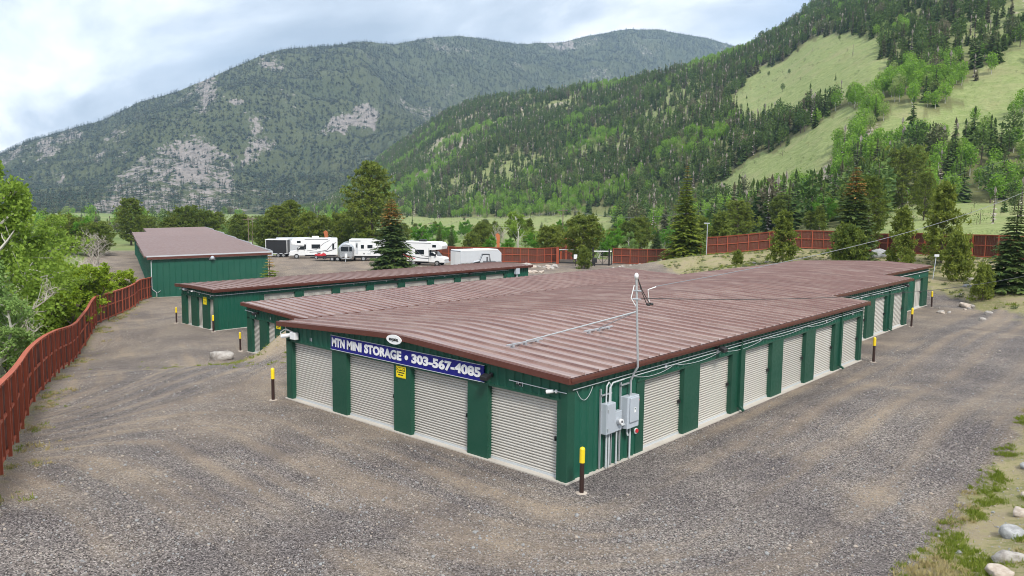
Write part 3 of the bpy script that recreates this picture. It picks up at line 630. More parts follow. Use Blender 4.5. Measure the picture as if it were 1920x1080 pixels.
def low_conifer(name, seed, mat, nw, nb, rad):
    P, D, S, L, w = crown_spruce(seed, nw, nb, rad, 1, low=.10, power=.9, droop=.55, wid=.62); V, F = kites(P, D, S, L, w, .6)
    b = MB(); b.tube([(0, 0, 0), (0, 0, .35), (0, 0, .995)], [.02, .016, .002], 4, False)
    V2, F2 = kites(np.array([[0, 0, .80]]*3), np.array([[0, 0, 1.0]]*3), np.array([[1, 0, 0], [-.5, .87, 0], [-.5, -.87, 0]]), [.21]*3, [.07]*3)
    return join_mesh(name, [(V, F, M[mat]), (V2, F2, M[mat]), (b.v, b.f, M['bark'])])
def low_pine(name, seed, mat, n, rx=.2):
    g = np.random.default_rng(seed); m = n; c = nrm(g.normal(size=(m, 3)))*(g.random((m, 1))**.45)
    t = (c[:, 2]+1)/2; rr = rx*np.sin(np.clip((1.06-t)/1.06, 0, 1)**.75*PI*.72)+.02
    P = np.stack([c[:, 0]*rr, c[:, 1]*rr, .22+t*.76], -1); D = nrm(np.stack([c[:, 0], c[:, 1], g.normal(size=m)*.5+.25], -1)+g.normal(size=(m, 3))*.4)
    S = nrm(np.cross(D, g.normal(size=(m, 3)))); L = g.uniform(.045, .09, m); V, F = kites(P, D, S, L, L*.7)
    b = MB(); b.tube([(0, 0, 0), (0, 0, .5), (0, 0, .95)], [.018, .014, .003], 4, False)
    return join_mesh(name, [(V, F, M[mat]), (b.v, b.f, M['bark'])])
def low_aspen(name, seed, mat, n, rx=.22, lf=.10, bare=False):
    g = np.random.default_rng(seed); c = nrm(g.normal(size=(n, 3)))*(g.random((n, 1))**.4)
    lump = nrm(g.normal(size=(7, 3))); q = (c@lump.T).max(1); sc = .78+.35*q
    P = np.stack([c[:, 0]*rx*sc, c[:, 1]*rx*sc, .60+c[:, 2]*.38*sc], -1); D = nrm(g.normal(size=(n, 3))); S = nrm(np.cross(D, g.normal(size=(n, 3)))); L = lf*g.uniform(.6, 1.3, n); V, F = kites(P, D, S, L, L*.8, .5)
    b = MB(); b.tube([(0, 0, 0), (.01, 0, .4), (0, .01, .85)], [.016, .012, .004], 5, False)
    for k in range(5):
        a = k*2.2; z = .35+k*.08; b.tube([(0, 0, z), (math.cos(a)*rx*.7, math.sin(a)*rx*.7, z+.2)], [.006, .002], 3, False)
    return join_mesh(name, [(V, F, M[mat]), (b.v, b.f, M['bark_pale'])])
PROTO = {
 'spruce': spruce_proto('spruce', 1, 'spruce', rad=.27), 'spruce_rust': spruce_proto('spruce_rust', 2, 'spruce', rad=.30, rust=.30, power=.62), 'spruce_rust2': spruce_proto('spruce_rust2', 12, 'spruce', rad=.20, rust=.26, nw=50, power=.7),
 'spruce_slim': spruce_proto('spruce_slim', 3, 'spruce_y', rad=.235, power=1.05, nw=56, nb=8, low=.05, rust=.08), 'spruce_young': spruce_proto('spruce_young', 4, 'spruce_y', nw=20, nb=8, rad=.32, per=6, rust=.25),
 'pine_big': pine_proto('pine_big', 5, 'pine', 150, 8, 15, lambda t: .25*math.sin(min(1, (1-t)*1.05+.10)*PI*.78)*(1 if t < .5 else 1.0)+.03, low=.12, tl=.030, trunk_r=.020), 'pine_round': pine_proto('pine_round', 6, 'pine', 90, 8, 15, lambda t: .36*math.sin((1-t)*PI*.8+.28)+.03, low=.16, tl=.050, lift=.4, trunk_r=.022),
 'pine_wide': pine_proto('pine_wide', 15, 'pine', 120, 9, 15, lambda t: .46*math.sin((1-t)*PI*.72+.42)+.04, low=.12, tl=.042, lift=.35, trunk_r=.022), 'pine_young': pine_proto('pine_young', 7, 'pine', 70, 6, 15, lambda t: .27*(1-t)**.8+.03, low=.10, tl=.055, lift=.55, trunk_r=.018),
 'pine_bush': pine_proto('pine_bush', 8, 'pine', 70, 8, 15, lambda t: .46*math.cos(t*PI*.46)+.04, low=.04, tl=.085, lift=.6, trunk_r=.025),
 'cottonwood': broad_proto('cottonwood', 20, 'leaf', 'bark_pale', 1, 13, 5, 4, 40, .22, .34, .017), 'aspen': broad_proto('aspen', 21, 'leaf_pale', 'bark_pale', 1, 14, 4, 4, 34, .22, .27, .020), 'willow': broad_proto('willow', 22, 'leaf_yellow', 'bark', 7, 7, 3, 3, 46, .12, .30, .026, upright=.9),
 'bright': broad_proto('bright', 23, 'leaf_bright', 'bark', 1, 12, 5, 4, 44, .18, .38, .024, upright=.4), 'grove': broad_proto('grove', 24, 'leaf_bright', 'bark_pale', 3, 8, 4, 3, 34, .2, .26, .026), 'dead': broad_proto('dead', 25, 'leaf', 'deadwood', 4, 7, 4, 4, 0, .2, .34, .02, leafless=True, upright=.8),
}
def surf_z(x, y):
    z = gz(x, y); r = math.hypot(x-CAM[0], y-CAM[1]); p = math.atan2(x-CAM[0], y-CAM[1])
    if r > 84 and p > azel(540, 400)[0]:
        z = max(z, float(HILL.z(np.array([p]), np.array([float(r)]))[0]))
    return z
TREE_NAMES = {'spruce': 'spruce_tree', 'spruce_rust': 'spruce_tree', 'spruce_rust2': 'spruce_tree', 'spruce_slim': 'spruce_tree', 'spruce_young': 'spruce_tree', 'pine_big': 'pine_tree', 'pine_round': 'pine_tree', 'pine_wide': 'pine_tree', 'pine_young': 'pine_tree', 'pine_bush': 'pine_shrub',
              'cottonwood': 'cottonwood_tree', 'aspen': 'aspen_tree', 'willow': 'willow_shrub', 'bright': 'leafy_tree', 'grove': 'aspen_tree', 'dead': 'bare_shrub'}
def plant(kind, px, top, dep, label, group=None, wid=1.0, rz=None, cat='tree'):
    p = at(px, 440, dep); x, y = p[0], p[1]; z = surf_z(x, y)
    H = at(px, top, dep)[2]-z
    if px < 260 and dep < 75:           # keep the crowns outside the winding fence
        for _ in range(6):
            s = float(pl_side(FENCE_L, np.array([x]), np.array([y]))[0]); need = max(2.6, H*wid*.36)
            if s < need: x -= .38*(need-s); y -= .92*(need-s)
        z = surf_z(x, y); dd = np.array([x, y, z])-CAM; H = at(px, top, float(dd@FW))[2]-z
    if H < .4: H = .4
    if kind in ('cottonwood', 'aspen', 'bright', 'grove', 'willow'): H *= 1.08
    t = thing(TREE_NAMES[kind], label, cat, (x, y, z-.05), random.uniform(0, 6.28) if rz is None else rz, group)
    c, k = PROTO[kind]; t.scale = (H*wid, H*wid, H)
    link('crown' if kind != 'dead' else 'branches', c, t); link('trunk', k, t)
    return t
TREES = [
 ('pine_big', 697, 302, 142, 'tall dark ponderosa pine standing behind the parked trailers', 1.0), ('spruce_rust', 735, 371, 100, 'bushy spruce with a rusty top between the two motorhomes', 1.0), ('spruce_young', 504, 473, 70, 'small yellowish spruce beside the corner of the tall green building', 1.0),
 ('spruce_slim', 1285, 308, 101, 'slender yellow-green spruce with low skirts in front of the red fence', .95), ('pine_round', 1094, 404, 112, 'round-headed pine standing right in the gateway', 1.2), ('pine_bush', 1097, 466, 103, 'little pine shrub at the foot of the gateway pine', .8), ('pine_round', 1032, 424, 117, 'dense pine left of the gate beside the fence end', 1.1),
 ('pine_young', 1470, 394, 80, 'small open pine with a bare lower trunk before the back fence', .95), ('spruce_rust2', 1600, 310, 77, 'tall narrow spruce with an orange top by the back fence', 1.15), ('pine_big', 1627, 328, 83, 'tall yellow-green pine just behind the orange-topped spruce', .75), ('pine_bush', 1592, 425, 70, 'low bright pine shrub below the orange-topped spruce', .72),
 ('pine_young', 1692, 388, 69, 'upright young pine left of the large fence-side pine', .8), ('pine_young', 1768, 342, 72, 'large spreading pine growing against the back fence', .85), ('pine_bush', 1800, 438, 65, 'wide low pine shrub behind the far roof corner', .62),
 ('spruce', 1905, 366, 58, 'dense dark spruce at the right edge above the road', 1.05), ('pine_bush', 1850, 498, 57, 'grey-green shrub at the foot of the right-hand spruce', .62), ('pine_wide', 1688, 280, 165, 'big round-crowned pine alone on the slope above the fence', .85), ('pine_big', 1730, 322, 118, 'yellowish pine on the grassy bench behind the fence', .8), ('pine_young', 1647, 372, 120, 'small thin pine on the grassy bench behind the fence', 1.2),
 ('pine_bush', 1385, 470, 82, 'tiny pine seedling on the dry bank before the fence', .8), ('pine_young', 1350, 398, 118, 'narrow yellow-green pine just behind the light pole', 1.2), ('pine_big', 1382, 374, 135, 'tall yellow-green pine right of the light pole', 1.15),
 ('cottonwood', 30, 316, 46, 'tallest leafy cottonwood at the far left, its crown above the ridge foot', .9), ('cottonwood', 102, 356, 50, 'spreading cottonwood right of the tallest one, behind the left fence', 1.1), ('aspen', -30, 420, 36, 'pale aspen cut by the left edge of the picture', 1.1), ('aspen', 22, 470, 37, 'pale aspen with a white trunk just behind the left fence', 1.0), ('aspen', 88, 478, 44, 'pale green aspen mixed with bare branches behind the left fence', 1.0), ('aspen', 60, 545, 36, 'small pale aspen low behind the left fence', 1.1), ('cottonwood', 140, 470, 56, 'dark leafy tree in the thicket behind the left fence', 1.1),
 ('willow', 172, 478, 62, 'yellow-green willow thicket at the bend of the left fence', 1.25), ('willow', 198, 496, 74, 'yellow-green willow nearest the dirt lane behind the fence', 1.3), ('willow', 152, 492, 62, 'tall yellow-green willow in the middle of the thicket', 1.2), ('willow', 130, 520, 52, 'lower yellow-green willow beside the winding fence', 1.1), ('willow', 95, 580, 44, 'green willow shrub close behind the winding fence', 1.0), ('bright', 186, 426, 138, 'bright green round tree left of the tall green building', 1.15), ('pine_big', 246, 370, 172, 'dark pine behind the left end of the tall green building', 1.15), ('pine_wide', 130, 410, 128, 'dark brownish pine behind the bright round tree', 1.0), ('cottonwood', 95, 405, 90, 'yellow-green tree behind the left thicket', 1.2),
 ('dead', 172, 414, 104, 'bare grey tree behind the bright round tree', 1.0), ('dead', 70, 470, 39, 'bare white branches poking out of the left thicket', .9), ('dead', 88, 560, 37, 'bare white shrub leaning behind the left fence', 1.1), ('dead', 150, 462, 84, 'bare brown brush left of the dirt lane', 1.4),
 ('pine_wide', 350, 388, 178, 'broad pine behind the roof of the tall green building', 1.0), ('pine_round', 388, 396, 182, 'round pine right of the broad one behind the tall roof', 1.0), ('pine_round', 318, 408, 176, 'low pine behind the middle of the tall roof', 1.1), ('aspen', 432, 414, 186, 'pale green bush tree behind the right slope of the tall roof', 1.2),
 ('pine_big', 521, 384, 150, 'dark pine behind the black trailer', 1.2), ('pine_big', 546, 374, 154, 'tallest pine of the row behind the left motorhome', 1.1), ('pine_round', 578, 398, 150, 'rounded pine above the left motorhome roof', 1.0), ('pine_big', 606, 402, 152, 'pine above the rear of the left motorhome', 1.1), ('pine_round', 640, 400, 152, 'yellow-green pine above the silver trailer', 1.0), ('pine_wide', 668, 400, 150, 'low pine left of the tall ponderosa', .9), ('pine_round', 496, 412, 148, 'low pine right of the utility poles', 1.0), ('pine_round', 756, 420, 146, 'pale pine right of the tall ponderosa', .8),
 ('spruce', 824, 420, 150, 'small dark spruce behind the right motorhome', .9), ('spruce', 846, 424, 152, 'slim spruce right of the one behind the motorhome', .8), ('bright', 800, 426, 148, 'bright green bush behind the right motorhome', 1.3), ('pine_round', 903, 418, 150, 'dark pine behind the white cargo trailer', 1.0), ('pine_bush', 884, 438, 140, 'rounded pine shrub behind the white cargo trailer', 1.0), ('bright', 915, 440, 138, 'small bright green tree left of the orange post', 1.0), ('cottonwood', 970, 398, 142, 'large bright cottonwood behind the red fence near the rocks', 1.3),
 ('bright', 1000, 436, 140, 'low bright shrub behind the red fence near the gate', 1.2), ('bright', 950, 446, 136, 'low green shrub right of the orange post', 1.2), ('dead', 935, 405, 160, 'bare grey tree beside the large bright cottonwood', .8),
]
for k, px, top, dep, lab, w in TREES: plant(k, px, top, dep, lab, wid=w)
gb = np.random.default_rng(78)
for i in range(34):
    lft = i < 16; px = gb.uniform(60, 196) if lft else gb.uniform(262, 500); dep = gb.uniform(118, 165) if lft else gb.uniform(172, 240)
    kind = gb.choice(['pine_wide', 'bright', 'cottonwood', 'dead', 'willow', 'pine_round']) if lft else gb.choice(['pine_wide', 'pine_round', 'pine_big', 'aspen'])
    p = at(px, 440, dep); z = surf_z(p[0], p[1]); H = gb.uniform(3.5, 7) if lft else gb.uniform(4.5, 8.5)
    nm = TREE_NAMES[kind].replace('_', ' ')
    t = thing(TREE_NAMES[kind], (nm+' in the brushy thicket left of the dirt lane') if lft else (nm+' in the row behind the tall shed roof'), 'tree', (p[0], p[1], z-.1), gb.uniform(0, 6.28), ('thicket left of the lane: ' if lft else 'row behind the tall shed: ')+nm)
    c, k = PROTO[kind]; t.scale = (H*1.15, H*1.15, H); link('crown' if kind != 'dead' else 'branches', c, t); link('trunk', k, t)
# belt of trees between the yard fence and the hillside
gb = np.random.default_rng(77)
for i in range(150):
    px = gb.uniform(1120, 1640) if i < 110 else gb.uniform(770, 1120)
    dep = gb.uniform(125, 250) if i < 110 else gb.uniform(170, 330)
    if 1590 < px and dep < 150: continue
    kind = gb.choice(['grove', 'bright', 'pine_round', 'pine_big', 'spruce', 'pine_young', 'grove', 'aspen'])
    p = at(px, 440, dep); z = surf_z(p[0], p[1]); H = gb.uniform(3.2, 7.2)
    lab = {'grove': 'bright green aspen clump in the belt between red fence and hillside', 'bright': 'bright green leafy tree in the belt between red fence and hillside', 'aspen': 'pale aspen in the belt between red fence and hillside', 'spruce': 'dark spruce in the belt between red fence and hillside'}.get(kind, 'yellow-green pine in the belt between red fence and hillside')
    t = thing(TREE_NAMES[kind], lab, 'tree', (p[0], p[1], z-.1), gb.uniform(0, 6.28), 'trees in the belt below the hillside: '+TREE_NAMES[kind].replace('_', ' '))
    c, k = PROTO[kind]; t.scale = (H*1.05, H*1.05, H); link('crown', c, t); link('trunk', k, t)

# ------------------------------------------------------------------ forests: 300 nearest of a kind as trees of their own, the rest as stuff
def gn_scatter(name, pts, scl, rot, idx, protos, label, cat, wscl=None):
    col = bpy.data.collections.new(name+'_kinds')
    for i, me in enumerate(protos): col.objects.link(bpy.data.objects.new('%s_%02d' % (me.name, i), me))
    me = bpy.data.meshes.new(name); n = len(pts); me.vertices.add(n); me.vertices.foreach_set('co', np.asarray(pts, np.float32).ravel())
    fattr(me, 'scl', scl); fattr(me, 'wid', scl if wscl is None else wscl); fattr(me, 'rot', rot)
    a = me.attributes.new('idx', 'INT', 'POINT'); a.data.foreach_set('value', np.asarray(idx, np.int32))
    o = link(name, me); tag(o, label, cat, kind='stuff')
    g = bpy.data.node_groups.new(name+'_scatter', 'GeometryNodeTree')
    g.interface.new_socket('Geometry', in_out='INPUT', socket_type='NodeSocketGeometry'); g.interface.new_socket('Geometry', in_out='OUTPUT', socket_type='NodeSocketGeometry')
    gi = g.nodes.new('NodeGroupInput'); go = g.nodes.new('NodeGroupOutput'); ci = g.nodes.new('GeometryNodeCollectionInfo'); ci.inputs[0].default_value = col; ci.inputs[1].default_value = True; ci.inputs[2].default_value = True
    ip = g.nodes.new('GeometryNodeInstanceOnPoints'); ip.inputs['Pick Instance'].default_value = True
    def na(nm, t):
        q = g.nodes.new('GeometryNodeInputNamedAttribute'); q.data_type = t; q.inputs[0].default_value = nm; return q.outputs[0]
    cr = g.nodes.new('ShaderNodeCombineXYZ'); g.links.new(na('rot', 'FLOAT'), cr.inputs[2]); cs = g.nodes.new('ShaderNodeCombineXYZ')
    wv = na('wid', 'FLOAT'); g.links.new(wv, cs.inputs[0]); g.links.new(wv, cs.inputs[1]); g.links.new(na('scl', 'FLOAT'), cs.inputs[2])
    e2r = g.nodes.new('FunctionNodeEulerToRotation'); g.links.new(cr.outputs[0], e2r.inputs[0])
    g.links.new(gi.outputs[0], ip.inputs['Points']); g.links.new(ci.outputs[0], ip.inputs['Instance']); g.links.new(na('idx', 'INT'), ip.inputs['Instance Index']); g.links.new(e2r.outputs[0], ip.inputs['Rotation']); g.links.new(cs.outputs[0], ip.inputs['Scale'])
    g.links.new(ip.outputs[0], go.inputs[0]); md = o.modifiers.new('scatter', 'NODES'); md.node_group = g
    return o
def sample_slope(S, px0, px1, t0, t1, n, seed):
    g = np.random.default_rng(seed); p0 = azel(px0, 400)[0]; p1 = azel(px1, 400)[0]
    ph = g.uniform(p0, p1, n); RZ = S.rz(ph); r0 = RZ[0][0]; r1 = RZ[-1][0]
    r = np.sqrt((r0*(1-0)+(r1-r0)*t0)**2+g.random(n)*((r0+(r1-r0)*t1)**2-(r0+(r1-r0)*t0)**2))
    keep = g.random(n) < (r1-r0)*(r0+r1)/((r1-r0)*(r0+r1)).max()
    ph, r = ph[keep], r[keep]; z = S.z(ph, r); return CAM[0]+r*np.sin(ph), CAM[1]+r*np.cos(ph), z, ph, r, g
far = [low_conifer('far_conifer', 41, 'far_conifer', 5, 6, .26), low_conifer('far_conifer', 42, 'far_conifer', 6, 6, .22), low_conifer('far_conifer', 43, 'far_conifer', 5, 7, .32)]
x, y, z, ph, r, g = sample_slope(MOUNT, -60, 1980, 0.0, 1.03, 240000, 5)
rk = mount_rock(x, y, z); dn = .62+.5*(fbm(x/55, y/55, 3)-.5)
keep = g.random(len(x)) < np.clip(dn*(1-1.0*np.clip(rk*.85, 0, .66)), .03, 1)
x, y, z = x[keep], y[keep], z[keep]; n = len(x); s = g.uniform(6, 11.5, n)
gn_scatter('mountain_forest', np.stack([x, y, z-.5], -1), s, g.uniform(0, 6.28, n), g.integers(0, 3, n), far, 'dense conifer forest covering the rocky mountain', 'forest', s*1.55)
hc = [low_conifer('hill_conifer', 51, 'hill_conifer', 22, 8, .19), low_conifer('hill_conifer', 52, 'hill_conifer', 24, 8, .16), low_conifer('hill_conifer', 53, 'hill_conifer', 20, 8, .23), low_pine('hill_pine', 54, 'hill_conifer', 380, .20), low_conifer('hill_conifer', 56, 'hill_conifer', 22, 8, .20), low_conifer('hill_snag', 57, 'deadwood', 16, 4, .10)]
ha = [low_aspen('hill_aspen', 61, 'hill_aspen', 520, .20, .06), low_aspen('hill_aspen', 62, 'hill_aspen', 560, .24, .06), low_aspen('hill_aspen', 63, 'hill_aspen', 560, .28, .065)]
x, y, z, ph, r, g = sample_slope(HILL, 545, 2010, 0.0, 1.02, 60000, 6)
md, rk, op = hill_masks(x, y, z); px, py, dep = project(x, y, z)
jx, jy = jit(px, py, 40, 50, 3)
asp = fbm(x/75+2, y/75, 4); asp = asp+.16*in_poly(jx, jy, [(1190, 300), (1240, 215), (1340, 200), (1400, 230), (1330, 300)])+.02*in_poly(jx, jy, [(1640, 330), (1700, 240), (1900, 230), (1920, 360), (1700, 360)])+.09*in_poly(jx, jy, [(820, 420), (900, 380), (1250, 340), (1300, 420)])
RZ = HILL.rz(ph); isasp = asp+g.normal(size=len(x))*.07 > .615
dens = (.86-.50*np.clip(rk*1.4, 0, 1)-.50*op)*(1-np.where(px > 1690, .90, .98)*np.clip(md, 0, 1)); dens = np.where(isasp, dens+.1*(md < .5), dens)
dens = dens*np.where(md > .5, 1, .75+.5*fbm(x/30, y/30, 2))
keep = g.random(len(x)) < dens
x, y, z, dep, isasp, md, px, r = x[keep], y[keep], z[keep], dep[keep], isasp[keep], md[keep], px[keep], r[keep]; n = len(x)
s = np.where(isasp, g.uniform(5.0, 9.0, n), g.uniform(6.0, 12.5, n)*np.where(md > .5, .5, 1)); rot = g.uniform(0, 6.28, n)
for flag, protos, nm, lab1, lab2, cat in ((False, hc, 'hillside_conifer', 'dark conifer standing near the front of the hillside forest', 'dark conifer forest thinning up the right hillside', 'conifer'), (True, ha, 'hillside_aspen', 'bright green aspen standing near the front of the hillside forest', 'bright green aspen stands spread over the right hillside', 'aspen')):
    m = np.where(isasp == flag)[0]; ang = s[m]/dep[m]*((px[m] > 545) & (px[m] < 1925)); order = m[np.argsort(-ang)]; own, rest = order[:300], order[300:]
    for i in own:
        k = int(i*7) % 29 % len(protos) if not flag else int(i) % len(protos); o = link(nm, protos[k], None, (x[i], y[i], z[i]-.3), (0, 0, rot[i]), (s[i]*1.1, s[i]*1.1, s[i])); tag(o, lab1, 'tree', nm.replace('_', ' ')+'s at the front of the hillside')
    gn_scatter('%s_forest' % nm, np.stack([x[rest], y[rest], z[rest]-.3], -1), s[rest], rot[rest], (rest*7 % 29 % len(protos) if not flag else rest % len(protos)), protos, lab2, 'forest', s[rest]*1.1)

x, y, z, ph, r, g = sample_slope(HILL, 700, 2010, 0.0, 1.0, 30000, 16); md, rk, op = hill_masks(x, y, z); k = (np.maximum(md, op*.5) > .4) & (fbm(x/9, y/9, 3) > .56)
x, y, z = x[k], y[k], z[k]; n = len(x); s = g.gamma(2.0, .35, n)+.3; sc_ = [low_pine('scrub', 91, 'sage', 90, .5), low_pine('scrub', 92, 'hill_conifer', 90, .5), low_pine('scrub', 93, 'straw', 70, .5)]
gn_scatter('hillside_scrub', np.stack([x, y, z-s*.15], -1), s, g.uniform(0, 6.28, n), g.choice([0, 0, 1, 2], n), sc_, 'low scrub and brush dotted over the hillside meadows', 'scrub', s*1.3)

gv = np.random.default_rng(45); k = 0
while k < 190:      # scattered trees on the valley floor up to the foot of the mountain
    px = gv.uniform(-40, 700); d_ = math.exp(gv.uniform(math.log(230), math.log(950)))
    if 400 < px < 490 and d_ < 600: continue
    if fbm(np.array([px/60]), np.array([d_/90]), 3)[0] < .47: continue
    p = at(px, 420, d_); z = surf_z(p[0], p[1]); con = gv.random() < .7; me = hc[int(gv.integers(0, 5))] if con else ha[int(gv.integers(0, 3))]; s_ = gv.uniform(5, 10)
    o = link('valley_conifer' if con else 'valley_aspen', me, None, (p[0], p[1], z-.2), (0, 0, gv.uniform(0, 6.28)), (s_*1.25, s_*1.25, s_)); tag(o, 'distant dark conifer on the valley floor below the mountain' if con else 'distant green aspen on the valley floor below the mountain', 'tree', 'scattered valley conifers' if con else 'scattered valley aspens'); k += 1
# ------------------------------------------------------------------ storage buildings
def ribbed(mb, o, d, nrm_, s0, s1, zb, zt, pitch=.305, dep=.042, rw=.06):
    """upright ribbed sheet from s0 to s1 along d; zb, zt are functions of s"""
    o = Vector(o); d = Vector(d); n = Vector(nrm_); pts = [(s0, 0)]
    k = math.floor(s0/pitch)+1
    while k*pitch < s1-.001:
        c = k*pitch
        for ds, h in ((-rw, 0), (-rw*.5, dep), (rw*.5, dep), (rw, 0)):
            if s0 < c+ds < s1: pts.append((c+ds, h))
        k += 1
    pts.append((s1, 0)); V = []; F = []
    for s, h in pts:
        p = o+d*s+n*h; V += [(p.x, p.y, p.z+zb(s)), (p.x, p.y, p.z+zt(s))]
    for i in range(len(pts)-1): F.append((2*i, 2*i+2, 2*i+3, 2*i+1))
    mb.add(V, F)
_door_cache = {}
def door_mesh(w, h, pitch=.078):
    key = (round(w, 3), round(h, 3))
    if key in _door_cache: return _door_cache[key]
    prof = []; z = .06
    while z < h:
        prof += [(z, 0), (z+pitch*.28, .008), (z+pitch*.56, 0), (z+pitch*.62, -.045), (z+pitch*.94, -.045)]; z += pitch
    prof = [(min(a, h), b) for a, b in prof]; prof.append((h, 0)); V = []; F = []
    for z, q in prof: V += [(0, -q, z), (w, -q, z)]
    for i in range(len(prof)-1): F.append((2*i, 2*i+1, 2*i+3, 2*i+2))
    b = MB(); b.add(V, F); me = b.mesh('roll_up_door', M['door'])
    bt = MB(); bt.box(0, w, -.025, .02, 0, .058); _door_cache[key] = (me, bt.mesh('bottom_bar', M['conduit'])); return _door_cache[key]
_lt = MB(); _lt.box(-.05, .05, -.05, -.005, -.06, .06); _lt.box(-.015, .015, -.09, -.04, -.02, .02); LATCH = _lt.mesh('latch', M['black'])
_pm = MB(); _pm.box(-.06, .06, -.012, 0, -.06, .06); PLATE = _pm.mesh('unit_plate', M['lgrey'])
def facade(parent, o, rz, L, ztop, doors, hd, zs=0.0, latches=True, plates=True, name='wall'):
    """front facade in a local frame: +s along x, outside is -y; parented to an oriented mount through rotation"""
    cs, sn = math.cos(rz), math.sin(rz); d = (cs, sn, 0); n = (sn, -cs, 0)
    def T(s, q, z): return (o[0]+cs*s+sn*q, o[1]+sn*s-cs*q, z)
    edges = [0.0]
    for a, b in doors: edges += [a, b]
    edges.append(L)
    mb = MB()
    if doors:
        a = 0 if doors[0][0] < 1.3 else doors[0][0]-.42; b = L if L-doors[-1][1] < 1.3 else doors[-1][1]+.42
        ribbed(mb, o, d, n, a, b, lambda s: hd+.02, ztop); mb.build('header', M['green'], parent)
        tr = MB()
        tr.add([T(a, .0, hd-.03), T(b, .0, hd-.03), T(b, .045, hd-.03), T(a, .045, hd-.03), T(a, .0, hd+.03), T(b, .0, hd+.03), T(b, .045, hd+.03), T(a, .045, hd+.03)], [(0, 3, 2, 1), (4, 5, 6, 7), (0, 1, 5, 4), (1, 2, 6, 5), (2, 3, 7, 6), (3, 0, 4, 7)]); tr.build('header_trim', M['green_dark'], parent)
    def flat(s0, s1, q0, q1, z0, z1, nm, mat):
        b = MB(); b.add([T(s0, q0, z0), T(s1, q0, z0), T(s1, q1, z0), T(s0, q1, z0), T(s0, q0, z1), T(s1, q0, z1), T(s1, q1, z1), T(s0, q1, z1)], [(0, 3, 2, 1), (4, 5, 6, 7), (0, 1, 5, 4), (1, 2, 6, 5), (2, 3, 7, 6), (3, 0, 4, 7)])
        return b.build(nm, mat, parent)
    for i in range(0, len(edges), 2):
        a, b = edges[i], edges[i+1]
        if b-a < .02: continue
        if b-a > 1.3 or not doors:      # plain ribbed wall
            a2 = a+(.42 if i > 0 else 0); b2 = b-(.42 if i+2 < len(edges) else 0)
            m2 = MB(); ribbed(m2, o, d, n, a2, b2, lambda s: zs, (lambda s: hd+.02) if 0 < i < len(edges)-2 else ztop); m2.build(name, M['green'], parent)
            if i > 0: flat(a, a2, -.16, .02, zs, hd-.03, 'pilaster', M['green_dark'])
            if i+2 < len(edges): flat(b2, b, -.16, .02, zs, hd-.03, 'pilaster', M['green_dark'])
        else: flat(a, b, -.16, .03, zs, hd-.03, 'pilaster', M['green_dark'])
    for j, (a, b) in enumerate(doors):
        dm, bm = door_mesh(b-a, hd-.0)
        p = T(a, -.13, zs); o2 = link('roll_up_door', dm, parent, p, (0, 0, rz)); link('bottom_bar', bm, o2)
        if latches: link('latch', LATCH, o2, (b-a-.10, -.02, 1.05))
        if plates:
            pp = T((a+b)/2, .03, hd+.2); link('unit_plate', PLATE, parent, pp, (0, 0, rz))
def roof_panel_mesh(xs, zf, wid, name='roof_panel', mat='roof', th=.05):
    V = []; F = []; ys = [(0, 0), (.01, .06), (.05, .06), (.06, 0), (wid, 0)]
    for x in xs:
        for y, h in ys: V.append((x, y, zf(x)+h))
    m = len(ys)
    for i in range(len(xs)-1):
        for j in range(m-1): F.append((i*m+j, (i+1)*m+j, (i+1)*m+j+1, i*m+j+1))
    for i in (0, len(xs)-1):
        F.append((i*m, i*m+1, i*m+2, i*m+3))
    b = MB(); b.add(V, F); return b.mesh(name, M[mat])
def strip(mb, pts, y0, y1, h):
    """box following a polyline in x,z: top at z, h tall, from y0 to y1"""
    for (xa, za), (xb, zb) in zip(pts[:-1], pts[1:]):
        mb.add([(xa, y0, za-h), (xb, y0, zb-h), (xb, y1, zb-h), (xa, y1, za-h), (xa, y0, za), (xb, y0, zb), (xb, y1, zb), (xa, y1, za)], [(0, 3, 2, 1), (4, 5, 6, 7), (0, 1, 5, 4), (1, 2, 6, 5), (2, 3, 7, 6), (3, 0, 4, 7)])
def gutter(mb, x, y0, y1, z, h=.2, w=.13):
    mb.prism([(x, z-h), (x+w*.75, z-h), (x+w, z-h*.45), (x+w, z+.01), (x+w-.02, z+.01), (x+w-.02, z-.03), (x, z-.03)], 'y', y0, y1)
# ---- the near building with the sign
b1 = thing('storage_building', 'long green storage building with maroon roof and the blue phone-number sign', 'building', (-12.8, 0, 0))
WB = 12.8
def z1(x):
    e = abs(x-6.3); top = 3.09-.05*math.sqrt(e*e+.30)
    return top+.025
SEC = [(0, 22.6, 0.0), (22.6, 36.7, 1.79), (36.7, 48.4, 3.54)]     # y0, y1, how far the right wall steps in
m = MB()
for a, b, s in SEC: m.box(-.08, WB-s+.10, a-(.10 if a == 0 else 0), b+(.1 if b > 48 else 0), -.5, .0)
m.build('slab', M['concrete'], b1)
zf = lambda s: z1(s)-.06
facade(b1, (0, 0, 0), 0, WB, zf, [(12.8-.3-3*3.25-2.45+k*3.25-.0, 12.8-.3-3*3.25+k*3.25) for k in range(4)], 2.134)
zr = z1(WB)-.06
facade(b1, (WB, 0, 0), PI/2, 22.6, lambda s: zr, [(3.63+k*3.28, 3.63+k*3.28+2.28) for k in range(6)], 2.134)
zr2 = z1(WB-1.79)-.06; zr3 = z1(WB-3.54)-.06
facade(b1, (WB-1.79, 22.6, 0), PI/2, 14.1, lambda s: zr2, [(.83+k*3.48, .83+k*3.48+2.18) for k in range(4)], 2.134)
facade(b1, (WB-3.54, 36.7, 0), PI/2, 11.7, lambda s: zr3, [(8.39, 10.41)], 2.134)
